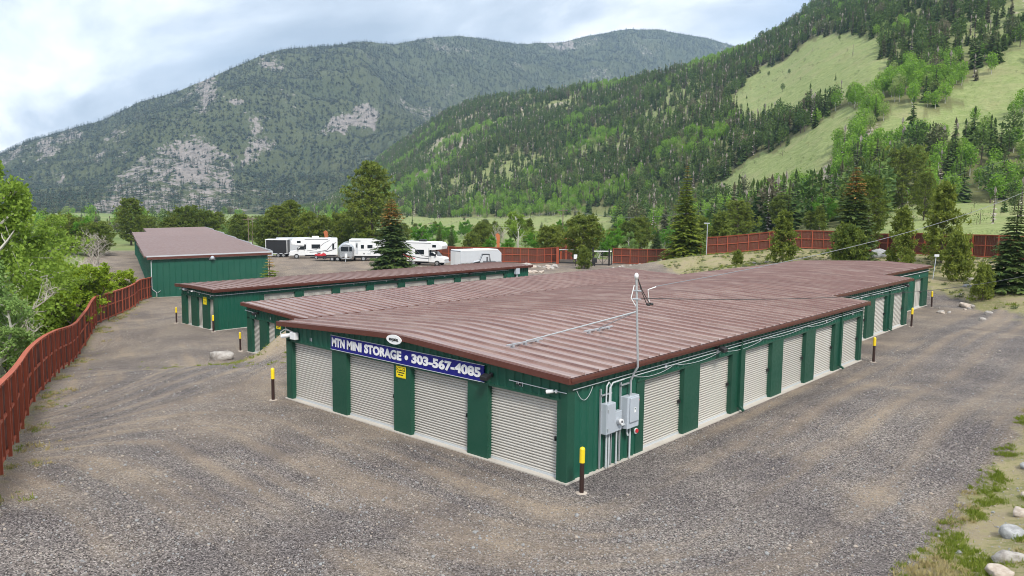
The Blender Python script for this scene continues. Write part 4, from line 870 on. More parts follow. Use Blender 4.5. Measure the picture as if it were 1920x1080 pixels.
for nm, L_, oo in (('end_wall', 1.79, (WB, 22.6, 0)), ('end_wall', 1.75, (WB-1.79, 36.7, 0)), ('end_wall', WB-3.54, (WB-3.54, 48.4, 0))):
    m = MB(); ribbed(m, oo, (-1, 0, 0), (0, 1, 0), 0, L_, lambda s: 0, lambda s, oo=oo: z1(oo[0]-s)-.06); m.build(nm, M['green'], b1)
m = MB(); ribbed(m, (0, 48.4, 0), (0, -1, 0), (-1, 0, 0), 0, 48.4, lambda s: 0, lambda s: z1(0)-.06); m.build('wall', M['green'], b1)
m = MB()   # corner posts
m.box(-.03, .26, -.045, .18, 0, 2.66); m.build('corner_trim', M['green_dark'], b1)
m = MB(); m.box(WB-.16, WB+.045, -.05, .26, 0, 2.7); m.build('corner_trim', M['green_dark'], b1)
for xx, yy in ((WB-1.79, 36.7), (WB-3.54, 48.4), (WB, 22.6)):
    m = MB(); m.box(xx-.1, xx+.04, yy-.12, yy+.03, 0, 2.7); m.build('corner_trim', M['green_dark'], b1)
PW = .61; y = -.20; k = 0; cache = {}
while y < 48.55:
    yc = y+PW/2; s = 0 if yc < 22.85 else 1.79 if yc < 36.95 else 3.54
    if s not in cache:
        xe = WB-s+.20; xs = [-.22, 1.5, 3.2, 4.6, 5.4, 5.9, 6.3, 6.7, 7.2, 8.0, 9.2]+([10.8] if xe > 11 else [])+[xe]; cache[s] = roof_panel_mesh([v for v in xs if v <= xe], z1, PW)
    link('roof_panel', cache[s], b1, (0, y, 0)); y += PW; k += 1
YE = y
for a, b, s in ((-.18, 22.8, 0), (22.8, 36.85, 1.79), (36.85, YE-.05, 3.54)):
    m = MB(); xe = WB-s+.17; strip(m, [(v, z1(v)-.012) for v in (-.18, 2.5, 4.6, 5.6, 6.3, 7.0, 8.0, xe)], a+.03, b-.03, .05); m.build('roof_deck', M['trim'], b1)
    m = MB(); gutter(m, WB-s+.16, a-.02, b, z1(xe)-.005, .155); m.build('eave_gutter', M['trim'], b1)
    if b < 40:
        m = MB(); s2 = 1.79 if s == 0 else 3.54; strip(m, [(WB-s2+.25, z1(WB-s2+.25)-.01), (WB-s+.28, z1(WB-s+.28)-.01)], b-.01, b+.06, .18); m.build('rake_trim', M['trim'], b1)
m = MB(); strip(m, [(v, z1(v)+.035) for v in (-.28, 2.5, 4.6, 5.6, 6.3, 7.0, 8.0, 13.07)], -.30, -.205, .165); m.build('rake_trim', M['trim'], b1)
m = MB(); gutter(m, .20, -.2, YE, z1(0)-.01, .17); o = m.build('eave_gutter', M['trim'], b1); o.scale = (-1, 1, 1)
# downspouts, conduits
for yy, xx in ((9.72, WB), (19.62, WB), (32.9, WB-1.79), (22.35, WB)):
    m = MB(); zt = 2.62; x0 = xx+.03
    if yy == 22.35: continue
    m.box(x0, x0+.09, yy-.05, yy+.05, .16, zt); m.box(x0, x0+.17, yy-.05, yy+.05, zt-.02, zt+.06); m.bar((x0+.045, yy, .2), (x0+.24, yy, .05), .09, .07); m.build('downspout', M['green_dark'], b1)
m = MB(); m.tube([(WB-1.9, -.10, 2.40), (WB-.3, -.10, 2.36), (WB+.05, -.10, 2.36)], .013, 6); m.build('conduit', M['conduit'], b1)
m = MB(); m.tube([(WB+.10, .1, 2.42), (WB+.10, 10, 2.46), (WB+.10, 22.5, 2.48)], .013, 6); m.build('conduit', M['conduit'], b1)
m = MB(); m.tube([(WB+.10, 2.35, 2.34), (WB+.10, 8, 2.36), (WB+.10, 22.4, 2.40)], .013, 6); m.build('conduit', M['conduit'], b1)
m = MB(); m.tube([(WB-1.79+.10, 22.8, 2.48), (WB-1.79+.10, 36.5, 2.52)], .013, 6); m.build('conduit', M['conduit'], b1)
m = MB(); m.tube([(WB-1.79+.10, 22.8, 2.38), (WB-1.79+.10, 36.5, 2.40)], .015, 6); m.build('conduit', M['conduit'], b1)
m = MB(); m.tube([(WB-3.54+.10, 36.9, 2.55), (WB-3.54+.10, 48.3, 2.6)], .03, 6); m.build('conduit', M['conduit'], b1)
for ya, yb, z, sag in ((2.9, 5.2, 2.33, .14), (5.2, 8.2, 2.33, .12), (8.2, 11.5, 2.34, .14), (11.5, 15.5, 2.36, .1), (15.5, 19, 2.36, .1), (.3, 1.0, 2.36, .3)):
    m = MB(); m.tube([(WB+.07, ya+(yb-ya)*t, z-sag*4*t*(1-t)) for t in np.linspace(0, 1, 9)], .009, 4); m.build('cable', M['conduit'], b1)
# ---- second building (lower terrace, behind)
b2 = thing('storage_building', 'green storage building with single-slope maroon roof directly behind the signed one', 'building', (-32.3, 9.45, B2Z))
W2, L2 = 8.4, 41.6
z2 = lambda x: 3.05-.046*(x+.25)
m = MB(); m.box(-.08, W2+.08, -.1, L2+.1, -.5, 0); m.build('slab', M['concrete'], b2)
facade(b2, (0, 0, 0), 0, W2, lambda s: z2(s)-.06, [(.53+k*1.71, .53+k*1.71+.86) for k in range(4)], 2.134, latches=False)
for oo, d_, n_, L_ in (((W2, 0, 0), (0, 1, 0), (1, 0, 0), L2), ((W2, L2, 0), (-1, 0, 0), (0, 1, 0), W2), ((0, L2, 0), (0, -1, 0), (-1, 0, 0), L2)):
    m = MB(); ribbed(m, oo, d_, n_, 0, L_, lambda s: 0, lambda s, oo=oo, d_=d_: z2(oo[0]+d_[0]*s)-.06); m.build('wall', M['green'], b2)
pm = roof_panel_mesh([-.25, 2, 5, W2+.2], z2, PW); y = -.2
while y < L2+.1: link('roof_panel', pm, b2, (0, y, 0)); y += PW
m = MB(); strip(m, [(-.22, z2(-.22)-.012), (W2+.17, z2(W2+.17)-.012)], -.15, y-.05, .05); m.build('roof_deck', M['trim'], b2)
m = MB(); strip(m, [(-.32, z2(-.32)+.03), (W2+.25, z2(W2+.25)+.03)], -.30, -.205, .21); m.build('rake_trim', M['trim'], b2)
m = MB(); strip(m, [(-.34, z2(-.34)+.01), (-.255, z2(-.255)+.01)], -.20, y, .18); m.build('eave_trim', M['trim'], b2)
m = MB(); m.box(-.03, .3, -.045, .2, 0, 2.9); m.build('corner_trim', M['green_dark'], b2)
m = MB(); m.tube([(-.15, -.08, 2.58), (1.2, -.08, 2.50)], .03, 6); m.build('conduit', M['conduit'], b2)
# ---- third building
b3 = thing('storage_building', 'narrow green storage building with three small doors on its near end', 'building', (-45.0, 11.3, B3Z))
W3, L3, H3 = 5.0, 33.9, 2.94
z3 = lambda x: H3+.05*math.cos((x-2.5)/2.9*PI/2)*1.2
m = MB(); m.box(-.1, W3+.1, -.1, L3+.1, -.5, 0); m.build('slab', M['concrete'], b3)
facade(b3, (0, 0, 0), 0, W3, lambda s: z3(s)-.06, [(.72, 1.5), (2.39, 3.2), (4.07, 4.85)], 2.2, latches=False)
facade(b3, (W3, 0, 0), PI/2, L3, lambda s: H3-.06, [(3.84+k*3.4, 3.84+k*3.4+2.65) for k in range(8)], 2.32, latches=False)
for oo, d_, n_, L_ in (((W3, L3, 0), (-1, 0, 0), (0, 1, 0), W3), ((0, L3, 0), (0, -1, 0), (-1, 0, 0), L3)):
    m = MB(); ribbed(m, oo, d_, n_, 0, L_, lambda s: 0, lambda s: H3-.06); m.build('wall', M['green'], b3)
xs = np.linspace(-.28, W3+.28, 9); m = MB(); strip(m, [(v, z3(v)) for v in xs], -.28, L3+.28, .05)
yy = -.28
while yy < L3+.2:
    strip(m, [(v, z3(v)+.04) for v in xs], yy, yy+.03, .04); yy += PW
m.build('roof', M['roof_far'], b3)
m = MB(); strip(m, [(v, z3(v)+.03) for v in (-.34, 2.5, W3+.34)], -.36, -.285, .22); m.build('rake_trim', M['trim'], b3)
m = MB(); gutter(m, W3+.285, -.36, L3+.28, z3(W3+.28)+.01, .22, .14); m.build('eave_gutter', M['trim'], b3)
m = MB(); m.box(W3-.14, W3+.04, -.05, .2, 0, 2.88); m.build('corner_trim', M['green_dark'], b3)
m = MB(); m.tube([(-.15, -.09, 2.55), (0, -.09, 2.62), (2.5, -.09, 2.56), (W3+.07, -.09, 2.48)], .03, 6); m.tube([(W3+.08, -.05, 2.48), (W3+.08, 16, 2.60), (W3+.08, L3-3, 2.62)], .03, 6); m.build('conduit', M['conduit'], b3)
# ---- tall building at the back left
ang4 = math.atan2(B4P[1], B4P[0])
b4 = thing('storage_building', 'tall green storage shed with stepped maroon roof at the back left', 'building', (B4C[0], B4C[1], B4Z), ang4)
W4 = 12.2; HB = 4.45; SL = 13.5
b4.rotation_euler = (0, 0, ang4)      # local +x along the near face, +y along the long axis
for k in range(5):
    y0, y1 = k*SL, (k+1)*SL; dz = .17*k; w0 = 0 if k < 4 else 2.2
    zf4 = lambda x, dz=dz: HB+dz+.024*x
    m = MB(); m.box(w0-.1, W4+.1, y0-.1, y1, -1, dz*.9); m.build('slab', M['concrete'], b4)
    if k == 0:
        m = MB(); ribbed(m, (0, 0, 0), (1, 0, 0), (0, -1, 0), 0, W4, lambda s: 0, lambda s: zf4(s)-.06, .61, .03, .05); m.build('wall', M['green'], b4)
    else:
        m = MB(); ribbed(m, (w0, y0, 0), (1, 0, 0), (0, -1, 0), 0, W4-w0, lambda s: HB-.4, lambda s: zf4(s)-.09, .61); m.build('wall', M['green'], b4)
    for oo, d_, n_ in (((W4, y0, 0), (0, 1, 0), (1, 0, 0)), ((w0, y1, 0), (0, -1, 0), (-1, 0, 0))):
        m = MB(); ribbed(m, oo, d_, n_, 0, SL, lambda s: 0, lambda s, oo=oo: zf4(oo[0])-.06, .61); m.build('wall', M['green'], b4)
    m = MB(); xa, xb, ya, yb = w0-.3-.06*(4-k), W4+.3+.06*(k % 2), y0-.3 if k == 0 else y0+.02, y1; q = .17
    V = [(xx, yy_, HB+dz+.024*xx+(q if yy_ == yb else 0)-t_) for t_ in (.08, 0) for xx, yy_ in ((xa, ya), (xb, ya), (xb, yb), (xa, yb))]
    m.add(V, [(0, 3, 2, 1), (4, 5, 6, 7), (0, 1, 5, 4), (1, 2, 6, 5), (2, 3, 7, 6), (3, 0, 4, 7)]); m.build('roof', M['roof_far'], b4)
    m = MB(); m.box(xa-.06, xa-.002, ya, y1, zf4(w0)-.2, zf4(w0)+.0); m.build('eave_trim', M['trim'], b4); m = MB(); m.box(xb+.002, xb+.08, ya, y1, zf4(W4)-.2, zf4(W4)+.18); m.build('eave_trim', M['lgrey'], b4)
m = MB(); strip(m, [(-.38, HB+.04), (W4+.40, HB+.04+.024*W4)], -.39, -.31, .14); m.build('rake_cap', M['lgrey'], b4)
m = MB(); strip(m, [(-.36, HB-.10), (W4+.38, HB-.10+.024*W4)], -.375, -.305, .26); m.build('rake_trim', M['trim'], b4)
m = MB(); m.tube([(.06, -.08, .9), (.06, -.08, HB-.5), (.3, -.08, HB-.36), (6, -.08, HB-.24), (W4, -.08, HB-.08)], .045, 6); m.tube([(.06, -.08, .9), (.5, -.1, .5), (.5, -.1, .05)], .04, 6); m.tube([(.9, -.1, .7), (.6, -.1, .5)], .03, 5); m.build('conduit', M['conduit'], b4)
m = MB(); ribbed(m, (W4, 5*SL, 0), (-1, 0, 0), (0, 1, 0), 0, W4-2.2, lambda s: 0, lambda s: HB+.6, .61); m.build('wall', M['green'], b4)

# ------------------------------------------------------------------ lettering
def text_mesh(s, size, mat, bold=.0, ext=.004, xs=1.0):
    cu = bpy.data.curves.new('lettering', 'FONT'); cu.body = s; cu.size = size; cu.extrude = ext; cu.offset = bold; cu.align_x = 'CENTER'; cu.align_y = 'CENTER'; cu.resolution_u = 3
    o = bpy.data.objects.new('lettering', cu); COL.objects.link(o); bpy.context.view_layer.update()
    me = bpy.data.meshes.new_from_object(o.evaluated_get(bpy.context.evaluated_depsgraph_get())); bpy.data.objects.remove(o)
    n = len(me.vertices); co = np.empty(n*3, np.float32); me.vertices.foreach_get('co', co); co = co.reshape(-1, 3)
    x, y, z = co[:, 0]*xs, co[:, 1].copy(), co[:, 2].copy()
    co = np.stack([x, -z, y], -1); me.vertices.foreach_set('co', co.ravel().astype(np.float32)); me.update()
    me.materials.clear(); me.materials.append(M[mat]); return me, float(x.max()-x.min()), float(y.max()-y.min())
def letters(name, s, w, h, mat, parent, loc, bold=.0):
    me, tw, th = text_mesh(s, 1.0, mat, bold, .006)
    o = link(name, me, parent, loc); o.scale = (w/tw, 1.0, h/th); return o
sg = thing('business_sign', 'long blue sign with white MTN MINI STORAGE lettering under the gable', 'sign', (-10.02, -.075, 2.19))
m = MB(); m.box(0, 7.16, -.02, .02, 0, .455); m.build('board', M['blue'], sg)
m = MB(); m.box(-.015, 7.175, -.024, .02, -.02, -.002); m.box(-.015, 7.175, -.024, .02, .457, .47); m.build('frame', M['lgrey'], sg)
for s, xa, xb in (('MTN', .075, .79), ('MINI', .91, 1.69), ('STORAGE', 1.83, 3.66), ('303-567-4085', 4.14, 7.05)):
    letters('lettering', s, xb-xa, .30, 'white', sg, ((xa+xb)/2, -.024, .228), .046)
m = MB(); m.cyl((3.90, -.026, .225), 'y', .075, .012, 14); m.build('dot', M['white'], sg)
ov = thing('oval_sign', 'small white oval maker plate at the gable peak above the blue sign', 'sign', (-6.42, -.33, 2.97))
m = MB(); m.add([(.35*math.cos(t), q, .145*math.sin(t)) for q in (-.012, .012) for t in np.linspace(0, 2*PI, 28, endpoint=False)], [tuple(range(27, -1, -1)), tuple(range(28, 56))]+[(i, (i+1) % 28, 28+(i+1) % 28, 28+i) for i in range(28)]); m.build('plate', M['white'], ov)
letters('lettering', 'SENTINEL', .44, .075, 'black', ov, (0, -.018, -.005), .02)
m = MB(); m.tube([(-.10, -.02, -.08), (.02, -.02, -.02), (.10, -.02, .07)], [.002, .012, .002], 4); m.build('swoosh', M['black'], ov)
def caution(loc, label, w=.46, h=.36):
    t = thing('caution_sign', label, 'sign', loc, group=None)
    m = MB(); m.box(-w/2, w/2, -.008, .006, -h/2, h/2); bevel(m.build('plate', M['sign_yellow'], t), .004, 1)
    m = MB()
    for a in ((-w/2+.012, w/2-.012, h/2-.018, h/2-.012), (-w/2+.012, w/2-.012, -h/2+.012, -h/2+.018)): m.box(a[0], a[1], -.0095, -.007, a[2], a[3])
    m.box(-w/2+.012, -w/2+.018, -.0095, -.007, -h/2+.012, h/2-.012); m.box(w/2-.018, w/2-.012, -.0095, -.007, -h/2+.012, h/2-.012); m.build('border', M['black'], t)
    m = MB(); m.box(-w/2+.03, w/2-.03, -.011, -.007, h/2-.135, h/2-.03); m.build('header_band', M['black'], t)
    letters('lettering', 'CAUTION', w-.11, .068, 'sign_yellow', t, (0, -.014, h/2-.083), .02)
    m = MB()
    for row, segs in ((-.01, ((-.17, -.12), (-.10, .17))), (-.085, ((-.12, -.03), (-.01, .11)))):
        for a, b in segs: m.box(a*w/.46, b*w/.46, -.011, -.007, row-.018, row+.018)
    m.build('print', M['black'], t); return t
caution((-6.44, -.045, 1.91), 'yellow caution sign on the pillar below the blue sign')
caution((-28.75, 9.40, B2Z+1.98), 'yellow caution sign on the second building, half behind the near roof corner')
caution((-41.35, 11.25, B3Z+2.0), 'yellow caution sign between the small doors of the narrow building', .5, .55)
p15 = thing('number_plate', 'small black number plate reading 15 above the nearest door', 'sign', (-1.62, -.06, 2.36))
m = MB(); m.box(-.075, .075, -.006, .01, -.06, .06); m.build('plate', M['black'], p15); letters('lettering', '15', .075, .07, 'white', p15, (0, -.012, 0), .02)

# ------------------------------------------------------------------ things fixed to the buildings
def flood(loc, rz, label):
    t = thing('flood_light', label, 'light', loc, rz)
    m = MB(); m.box(-.06, .06, -.04, 0, -.06, .06); m.build('junction_box', M['black'], t)
    m = MB(); m.bar((0, -.04, 0), (0, -.16, .0), .03, .03); m.build('arm', M['black'], t)
    m = MB(); m.prism([(-.16, .06), (-.16, -.05), (-.34, -.12), (-.36, .0)], 'x', -.13, .13); bevel(m.build('housing', M['black'], t), .015)
    m = MB(); m.add([(-.11, -.175, -.062), (.11, -.175, -.062), (.11, -.335, -.123), (-.11, -.335, -.123)], [(0, 1, 2, 3)]); m.build('lens', M['glass'], t); return t
def dome(loc, rz, label, mat='cabinet'):
    t = thing('wall_light', label, 'light', loc, rz); m = MB()
    m.prism([(-.18, -.12), (.18, -.12), (.18, .04), (.12, .14), (0, .18), (-.12, .14), (-.18, .04)], 'y', -.02, 0); m.build('back_plate', M[mat], t)
    m = MB(); m.tube([(0, -.02, .03), (0, -.14, .02), (0, -.24, -.03)], [.16, .14, .07], 10); m.build('hood', M[mat], t, sm=True); return t
def camera_(loc, rz, label):
    t = thing('security_camera', label, 'camera', loc, rz); m = MB(); m.cyl((0, -.03, .03), 'y', .05, .06, 10); m.build('mount', M['white'], t)
    m = MB(); m.bar((0, -.05, .03), (-.03, -.12, .03), .03, .03); m.build('bracket', M['white'], t)
    m = MB(); m.tube([(-.03, -.10, .03), (-.07, -.28, .0)], .05, 10); m.build('housing', M['white'], t)
    m = MB(); m.tube([(-.069, -.275, .0), (-.073, -.295, -.003)], .038, 10); m.build('lens', M['glass'], t); return t
flood((-2.62, -.02, 2.42), 0, 'black floodlight at the right end of the blue sign'); flood((.06, 7.9, 2.50), PI/2, 'black floodlight under the long near eave'); flood((-1.73, 35.4, 2.55), PI/2, 'black floodlight under the far stepped eave'); flood((-31.0, 9.4, B2Z+2.55), 0, 'black floodlight on the second building end')
camera_((-.28, -.06, 2.32), R(-50), 'white security camera at the near corner under the eave'); camera_((-42.7, 11.2, B3Z+2.58), 0, 'white security camera above the middle small door of the narrow building')
jb = thing('security_camera', 'white security camera and junction box at the left gable corner', 'camera', (-12.45, -.06, 2.36))
m = MB(); m.box(.12, .46, -.16, 0, -.12, .14); bevel(m.build('junction_box', M['white'], jb), .02)
m = MB(); m.tube([(.1, -.1, .03), (-.1, -.16, -.02), (-.28, -.22, -.06)], [.06, .08, .07], 10); m.build('housing', M['white'], jb)
m = MB(); m.tube([(-.05, -.05, .16), (-.35, -.06, .17), (-.58, -.08, .05), (-.5, -.1, -.12), (-.3, -.12, -.1)], .02, 6); m.tube([(-.3, -.05, .2), (.2, -.05, .12)], .025, 6); m.build('cable', M['white'], jb)
dome((-44.1, 11.22, B3Z+2.62), 0, 'grey wall light above the left small door of the narrow building')
t4 = dome((B4C[0]+B4P[0]*6.2+.05, B4C[1]+B4P[1]*6.2, B4Z+HB-.32), ang4, 'grey hooded wall light high on the tall shed'); t4.scale = (1.8, 1.8, 1.8)
flood((-39.96, 27.5, B3Z+2.62), PI/2, 'small floodlight halfway along the narrow building'); flood((-39.96, 36.5, B3Z+2.62), PI/2, 'small floodlight towards the far end of the narrow building')
jp = thing('junction_box', 'white junction box on a post at the far end of the narrow building', 'box', (-39.75, 43.2, B3Z)); m = MB(); m.box(-.05, .05, -.06, .06, -.1, 2.2); m.build('post', M['conduit'], jp); m = MB(); m.box(-.14, .16, -.28, .28, 2.15, 2.75); bevel(m.build('box', M['cabinet'], jp), .02)
# electric service on the near wall
X0 = .045
ec = thing('electric_cabinet', 'tall grey electric cabinet, leftmost of the three wall boxes', 'cabinet', (X0, 1.42, .98)); m = MB(); m.box(0, .2, 0, .42, 0, .84); bevel(m.build('case', M['cabinet'], ec), .012); m = MB(); m.box(.2, .214, .015, .405, .02, .82); bevel(m.build('cover', M['cabinet'], ec), .006); m = MB(); m.box(.2, .235, .02, .05, .10, .18); m.box(.2, .235, .02, .05, .62, .70); m.build('hinge', M['galv'], ec)
em = thing('electric_meter', 'grey meter box with round glass dial between two cabinets', 'meter', (X0, 1.87, .96)); m = MB(); m.box(0, .14, 0, .37, 0, .55); bevel(m.build('case', M['cabinet'], em), .012); m = MB(); m.cyl((.18, .19, .28), 'x', .095, .09, 18); m.build('collar', M['galv'], em); m = MB(); m.cyl((.24, .19, .28), 'x', .078, .06, 18); m.build('glass_dial', M['white'], em); m = MB(); m.box(.27, .274, .15, .23, .25, .31); m.build('dial_face', M['stripe'], em)
es = thing('disconnect_switch', 'large grey disconnect switch box with red handle beside the first side door', 'cabinet', (X0, 2.36, .95)); m = MB(); m.box(0, .24, 0, .58, 0, .90); bevel(m.build('case', M['cabinet'], es), .012); m = MB(); m.box(.24, .285, .09, .53, .17, .87); bevel(m.build('cover', M['cabinet'], es), .035, 3); m = MB(); m.box(.286, .289, .27, .36, .44, .58); m.build('emblem', M['white'], es); m = MB(); m.box(.289, .291, .285, .33, .52, .565); m.build('emblem_mark', M['green'], es); m = MB(); m.bar((.14, .6, .55), (.16, .66, .70), .03, .03); m.cyl((.16, .67, .71), 'y', .028, .05, 10); m.build('handle', M['red'], es)
eb = thing('stop_button', 'red emergency button on a white plate near the first side door', 'button', (X0, 3.16, .70)); m = MB(); m.cyl((.02, 0, 0), 'x', .085, .03, 18); m.build('plate', M['white'], eb); m = MB(); m.cyl((.05, 0, .01), 'x', .06, .04, 18); m.build('button', M['red'], eb)
ef = thing('strut_frame', 'galvanised strut rails and pipes carrying the wall boxes', 'frame', (X0-.02, 0, 0))
for yy, zt in ((1.40, 2.22), (2.34, 2.26), (1.92, 1.0), (2.86, 1.0)):
    m = MB(); m.box(0, .045, yy-.022, yy+.022, .03, zt); m.build('rail', M['galv'], ef)
for zz, ya, yb in ((2.05, 1.38, 1.85), (2.18, 2.3, 2.75)): m = MB(); m.box(.045, .085, ya, yb, zz-.02, zz+.02); m.build('cross_bar', M['galv'], ef)
for pts, r_ in (([(.1, 1.55, 1.80), (.1, 1.56, 2.28), (.1, 1.66, 2.37), (.1, 1.75, 2.28), (.1, 1.76, 1.80)], .022), ([(.1, 1.70, 1.8), (.1, 1.71, 2.2), (.1, 1.85, 2.33), (.09, 2.4, 2.34)], .022), ([(.1, 1.60, .98), (.1, 1.60, .03)], .03), ([(.1, 1.72, .98), (.1, 1.72, .03)], .03), ([(.1, 2.08, .95), (.1, 2.08, .03)], .026), ([(.1, 2.60, .95), (.1, 2.6, .78), (.12, 2.62, .7)], .03), ([(.1, 2.75, .95), (.1, 2.75, .03)], .028), ([(.16, 2.22, 1.08), (.16, 2.4, 1.08)], .03)):
    m = MB(); m.tube(pts, r_, 8); m.build('pipe', M['conduit'], ef)
# service mast on the eave
ms = thing('service_mast', 'tall grey service mast with weather head rising through the near eave', 'mast', (.2, 2.62, 1.85))
m = MB(); m.tube([(0, 0, 0), (0, 0, .42), (.07, .02, .62), (.18, .04, .82), (.19, .02, 1.0), (.15, -.10, 3.30)], .031, 10); m.build('pipe', M['galv'], ms)
m = MB(); m.tube([(.15, -.10, 3.28), (.15, -.10, 3.37), (.15, -.10, 3.41), (.15, -.10, 3.44)], [.052, .06, .048, .015], 12); m.build('weather_head', M['white'], ms, sm=True)
for q, zz in enumerate((2.95, 2.72)): m = MB(); m.tube([(.05, -.10, zz), (.3, -.08, zz)], .025, 6); m.build('clamp', M['galv'], ms)
for q in range(2): m = MB(); m.tube([(.18, -.08, 3.30), (.22, .05+.05*q, 2.95), (.25, .28+.14*q, 2.58), (.25, .36+.16*q, 2.55)], .011, 6); m.tube([(.25, .32+.16*q, 2.55), (.25, .44+.16*q, 2.53)], .035, 8); m.build('drip_loop', M['cable_dark'], ms)
m = MB(); m.tube([(.2, .5, 2.6), (.2, .42, 2.95), (.22, .8, 3.0)], .014, 6); m.build('cable_tail', M['white'], ms)
m = MB(); m.tube([(.1, -.12, 3.1), (.06, -.2, 2.75), (.14, -.05, 2.5)], .014, 6); m.build('drip_loop', M['white'], ms)
for pe, mt, r_ in (((-3.05, 1.92), 'conduit', .022), ((-3.0, 5.6), 'galv', .018)):
    zr_ = z1(pe[0]+12.8)+.10
    br = thing('mast_brace', 'long white brace from the mast down to the near roof edge' if mt == 'conduit' else 'thin grey brace from the mast to the middle of the near roof', 'brace', (pe[0], pe[1], zr_))
    m = MB(); m.tube([(0, 0, .02), (.37-pe[0]-.02, 2.55-pe[1], 4.22-zr_)], r_, 8); m.build('rod', M[mt], br)
    m = MB(); m.box(-.03, .03, -.85, .75, -.02, .02); m.build('foot_rail', M['galv'], br)
    for q in (-.6, -.05, .5): m = MB(); m.box(-.05, .05, q-.04, q+.04, -.075, -.02); m.build('foot', M['galv'], br)
def wire(name, label, pts3, r_, mat, sag=0.0, n=24):
    a, b = np.array(pts3[0]), np.array(pts3[1]); P = [a+(b-a)*t-np.array([0, 0, sag*4*t*(1-t)]) for t in np.linspace(0, 1, n)]
    m = MB(); m.tube([tuple(p-a) for p in P], r_, 5); return tag(m.build(name, M[mat], None, tuple(a)), label, 'cable')
def p3(px, py, d): return at(px, py, d)
wire('overhead_cable', 'thick grey service cable running from the mast up to the right edge', [(.40, 3.4, 4.86), at(2060, 286, 62)], .012, 'cable', 1.15)
wire('overhead_cable', 'thin dark cable sagging low over the roof towards the right edge', [(.36, 2.75, 4.58), at(2050, 484, 45)], .011, 'cable_dark', .75)
# ------------------------------------------------------------------ fences
FH = 2.2
def fence(P, label, step=1.25, side=1, zfun=None, h=FH, first_post=0, smooth_z=True):
    """red board fence along polyline P; frame on the 'side' (+1 = left of travel)"""
    zfun = zfun or gz
    seg = [math.hypot(b[0]-a[0], b[1]-a[1]) for a, b in zip(P[:-1], P[1:])]; tot = sum(seg); n = max(2, round(tot/step)); st = tot/n
    def pt(s):
        for k, L in enumerate(seg):
            if s <= L+1e-6 or k == len(seg)-1:
                t = s/L; return (P[k][0]+(P[k+1][0]-P[k][0])*t, P[k][1]+(P[k+1][1]-P[k][1])*t)
            s -= L
    pts = [pt(i*st) for i in range(n+1)]; zs = [zfun(*p) for p in pts]
    zs = [sum(zs[max(0, i-1):i+2])/len(zs[max(0, i-1):i+2]) for i in range(n+1)]
    t = thing('board_fence', label, 'fence', (pts[0][0], pts[0][1], zs[0])); o = Vector((pts[0][0], pts[0][1], zs[0]))
    Q = [Vector((p[0], p[1], z))-o for p, z in zip(pts, zs)]
    for i in range(n+1):
        a = Q[max(0, i-1)]; b = Q[min(n, i+1)]; d = Vector((b.x-a.x, b.y-a.y, 0)).normalized(); nn = Vector((-d.y, d.x, 0))*side
        post = i % 2 == first_post; w = .09 if post else .055
        c = Q[i]+nn*(.10 if post else .07); m = MB(); lo = -.35 if post else .12
        m.bar(c+Vector((0, 0, lo)), c+Vector((0, 0, h+(.0 if post else -.05))), w, .10 if post else .06, tuple(nn)); m.build('post' if post else 'stile', M['fence'], t)
    for i in range(n):
        a, b = Q[i], Q[i+1]; d = Vector((b.x-a.x, b.y-a.y, 0)).normalized(); nn = Vector((-d.y, d.x, 0))*side
        for zz, off, ww, hh in ((.17, .055, .05, .09), (h*.55, .055, .05, .09), (h-.05, .055, .05, .09)):
            m = MB(); m.bar(a+nn*off+Vector((0, 0, zz)), b+nn*off+Vector((0, 0, zz)), ww, hh); m.build('rail', M['fence'], t)
        m = MB(); m.bar(a+nn*.04+Vector((0, 0, h+.015)), b+nn*.04+Vector((0, 0, h+.015)), .17, .035); m.build('cap', M['fence'], t)
        m = MB(); nb = 8; e = (b-a)
        for k in range(nb):   # boards of one bay: staggered planks with open joints, too narrow to pick apart
            p0 = a+e*((k+.04)/nb); p1 = a+e*((k+.96)/nb); dz = random.uniform(-.012, .012); q = nn*(-.002-.008*(k % 2))
            V = [p0+q+Vector((0, 0, .06)), p1+q+Vector((0, 0, .06)), p1+q-nn*.022+Vector((0, 0, .06)), p0+q-nn*.022+Vector((0, 0, .06))]; V += [v+Vector((0, 0, h-.04+dz-.06)) for v in V]
            m.add(V, [(0, 3, 2, 1), (4, 5, 6, 7), (0, 1, 5, 4), (1, 2, 6, 5), (2, 3, 7, 6), (3, 0, 4, 7)])
        tag(m.build('bay_boards', M['fence_board'], t), kind='stuff')
    return t
# the winding fence: frame faces the yard (right of travel, i.e. towards +y)
fence(FENCE_L[:], 'winding red board fence along the left side of the driveway', 1.25, -1, lambda x, y: float(pl_z(FENCE_L, FENCE_Z, np.array([x]), np.array([y]))[0]))
def px_line(pts): return [tuple(at(px, py, d)[:2]) for px, py, d in pts]
def fz(x, y): return gz(x, y)
fence(px_line([(800, 470, 118), (860, 484, 116), (940, 482, 114), (1010, 476, 112), (1046, 476, 114)]), 'red board fence rising behind the cargo trailer and rocks', 1.25, -1)
fence(px_line([(1150, 486, 112), (1200, 486, 110), (1250, 480, 108), (1315, 465, 101)]), 'low stretch of red fence right of the gate', 1.25, -1)
fence(px_line([(1326, 462, 98), (1440, 461, 95), (1560, 463, 91), (1640, 468, 86), (1720, 472, 80), (1800, 476, 76), (1885, 480, 72), (1990, 484, 69)]), 'long red board fence on the bank behind the maroon roof', 1.25, -1)

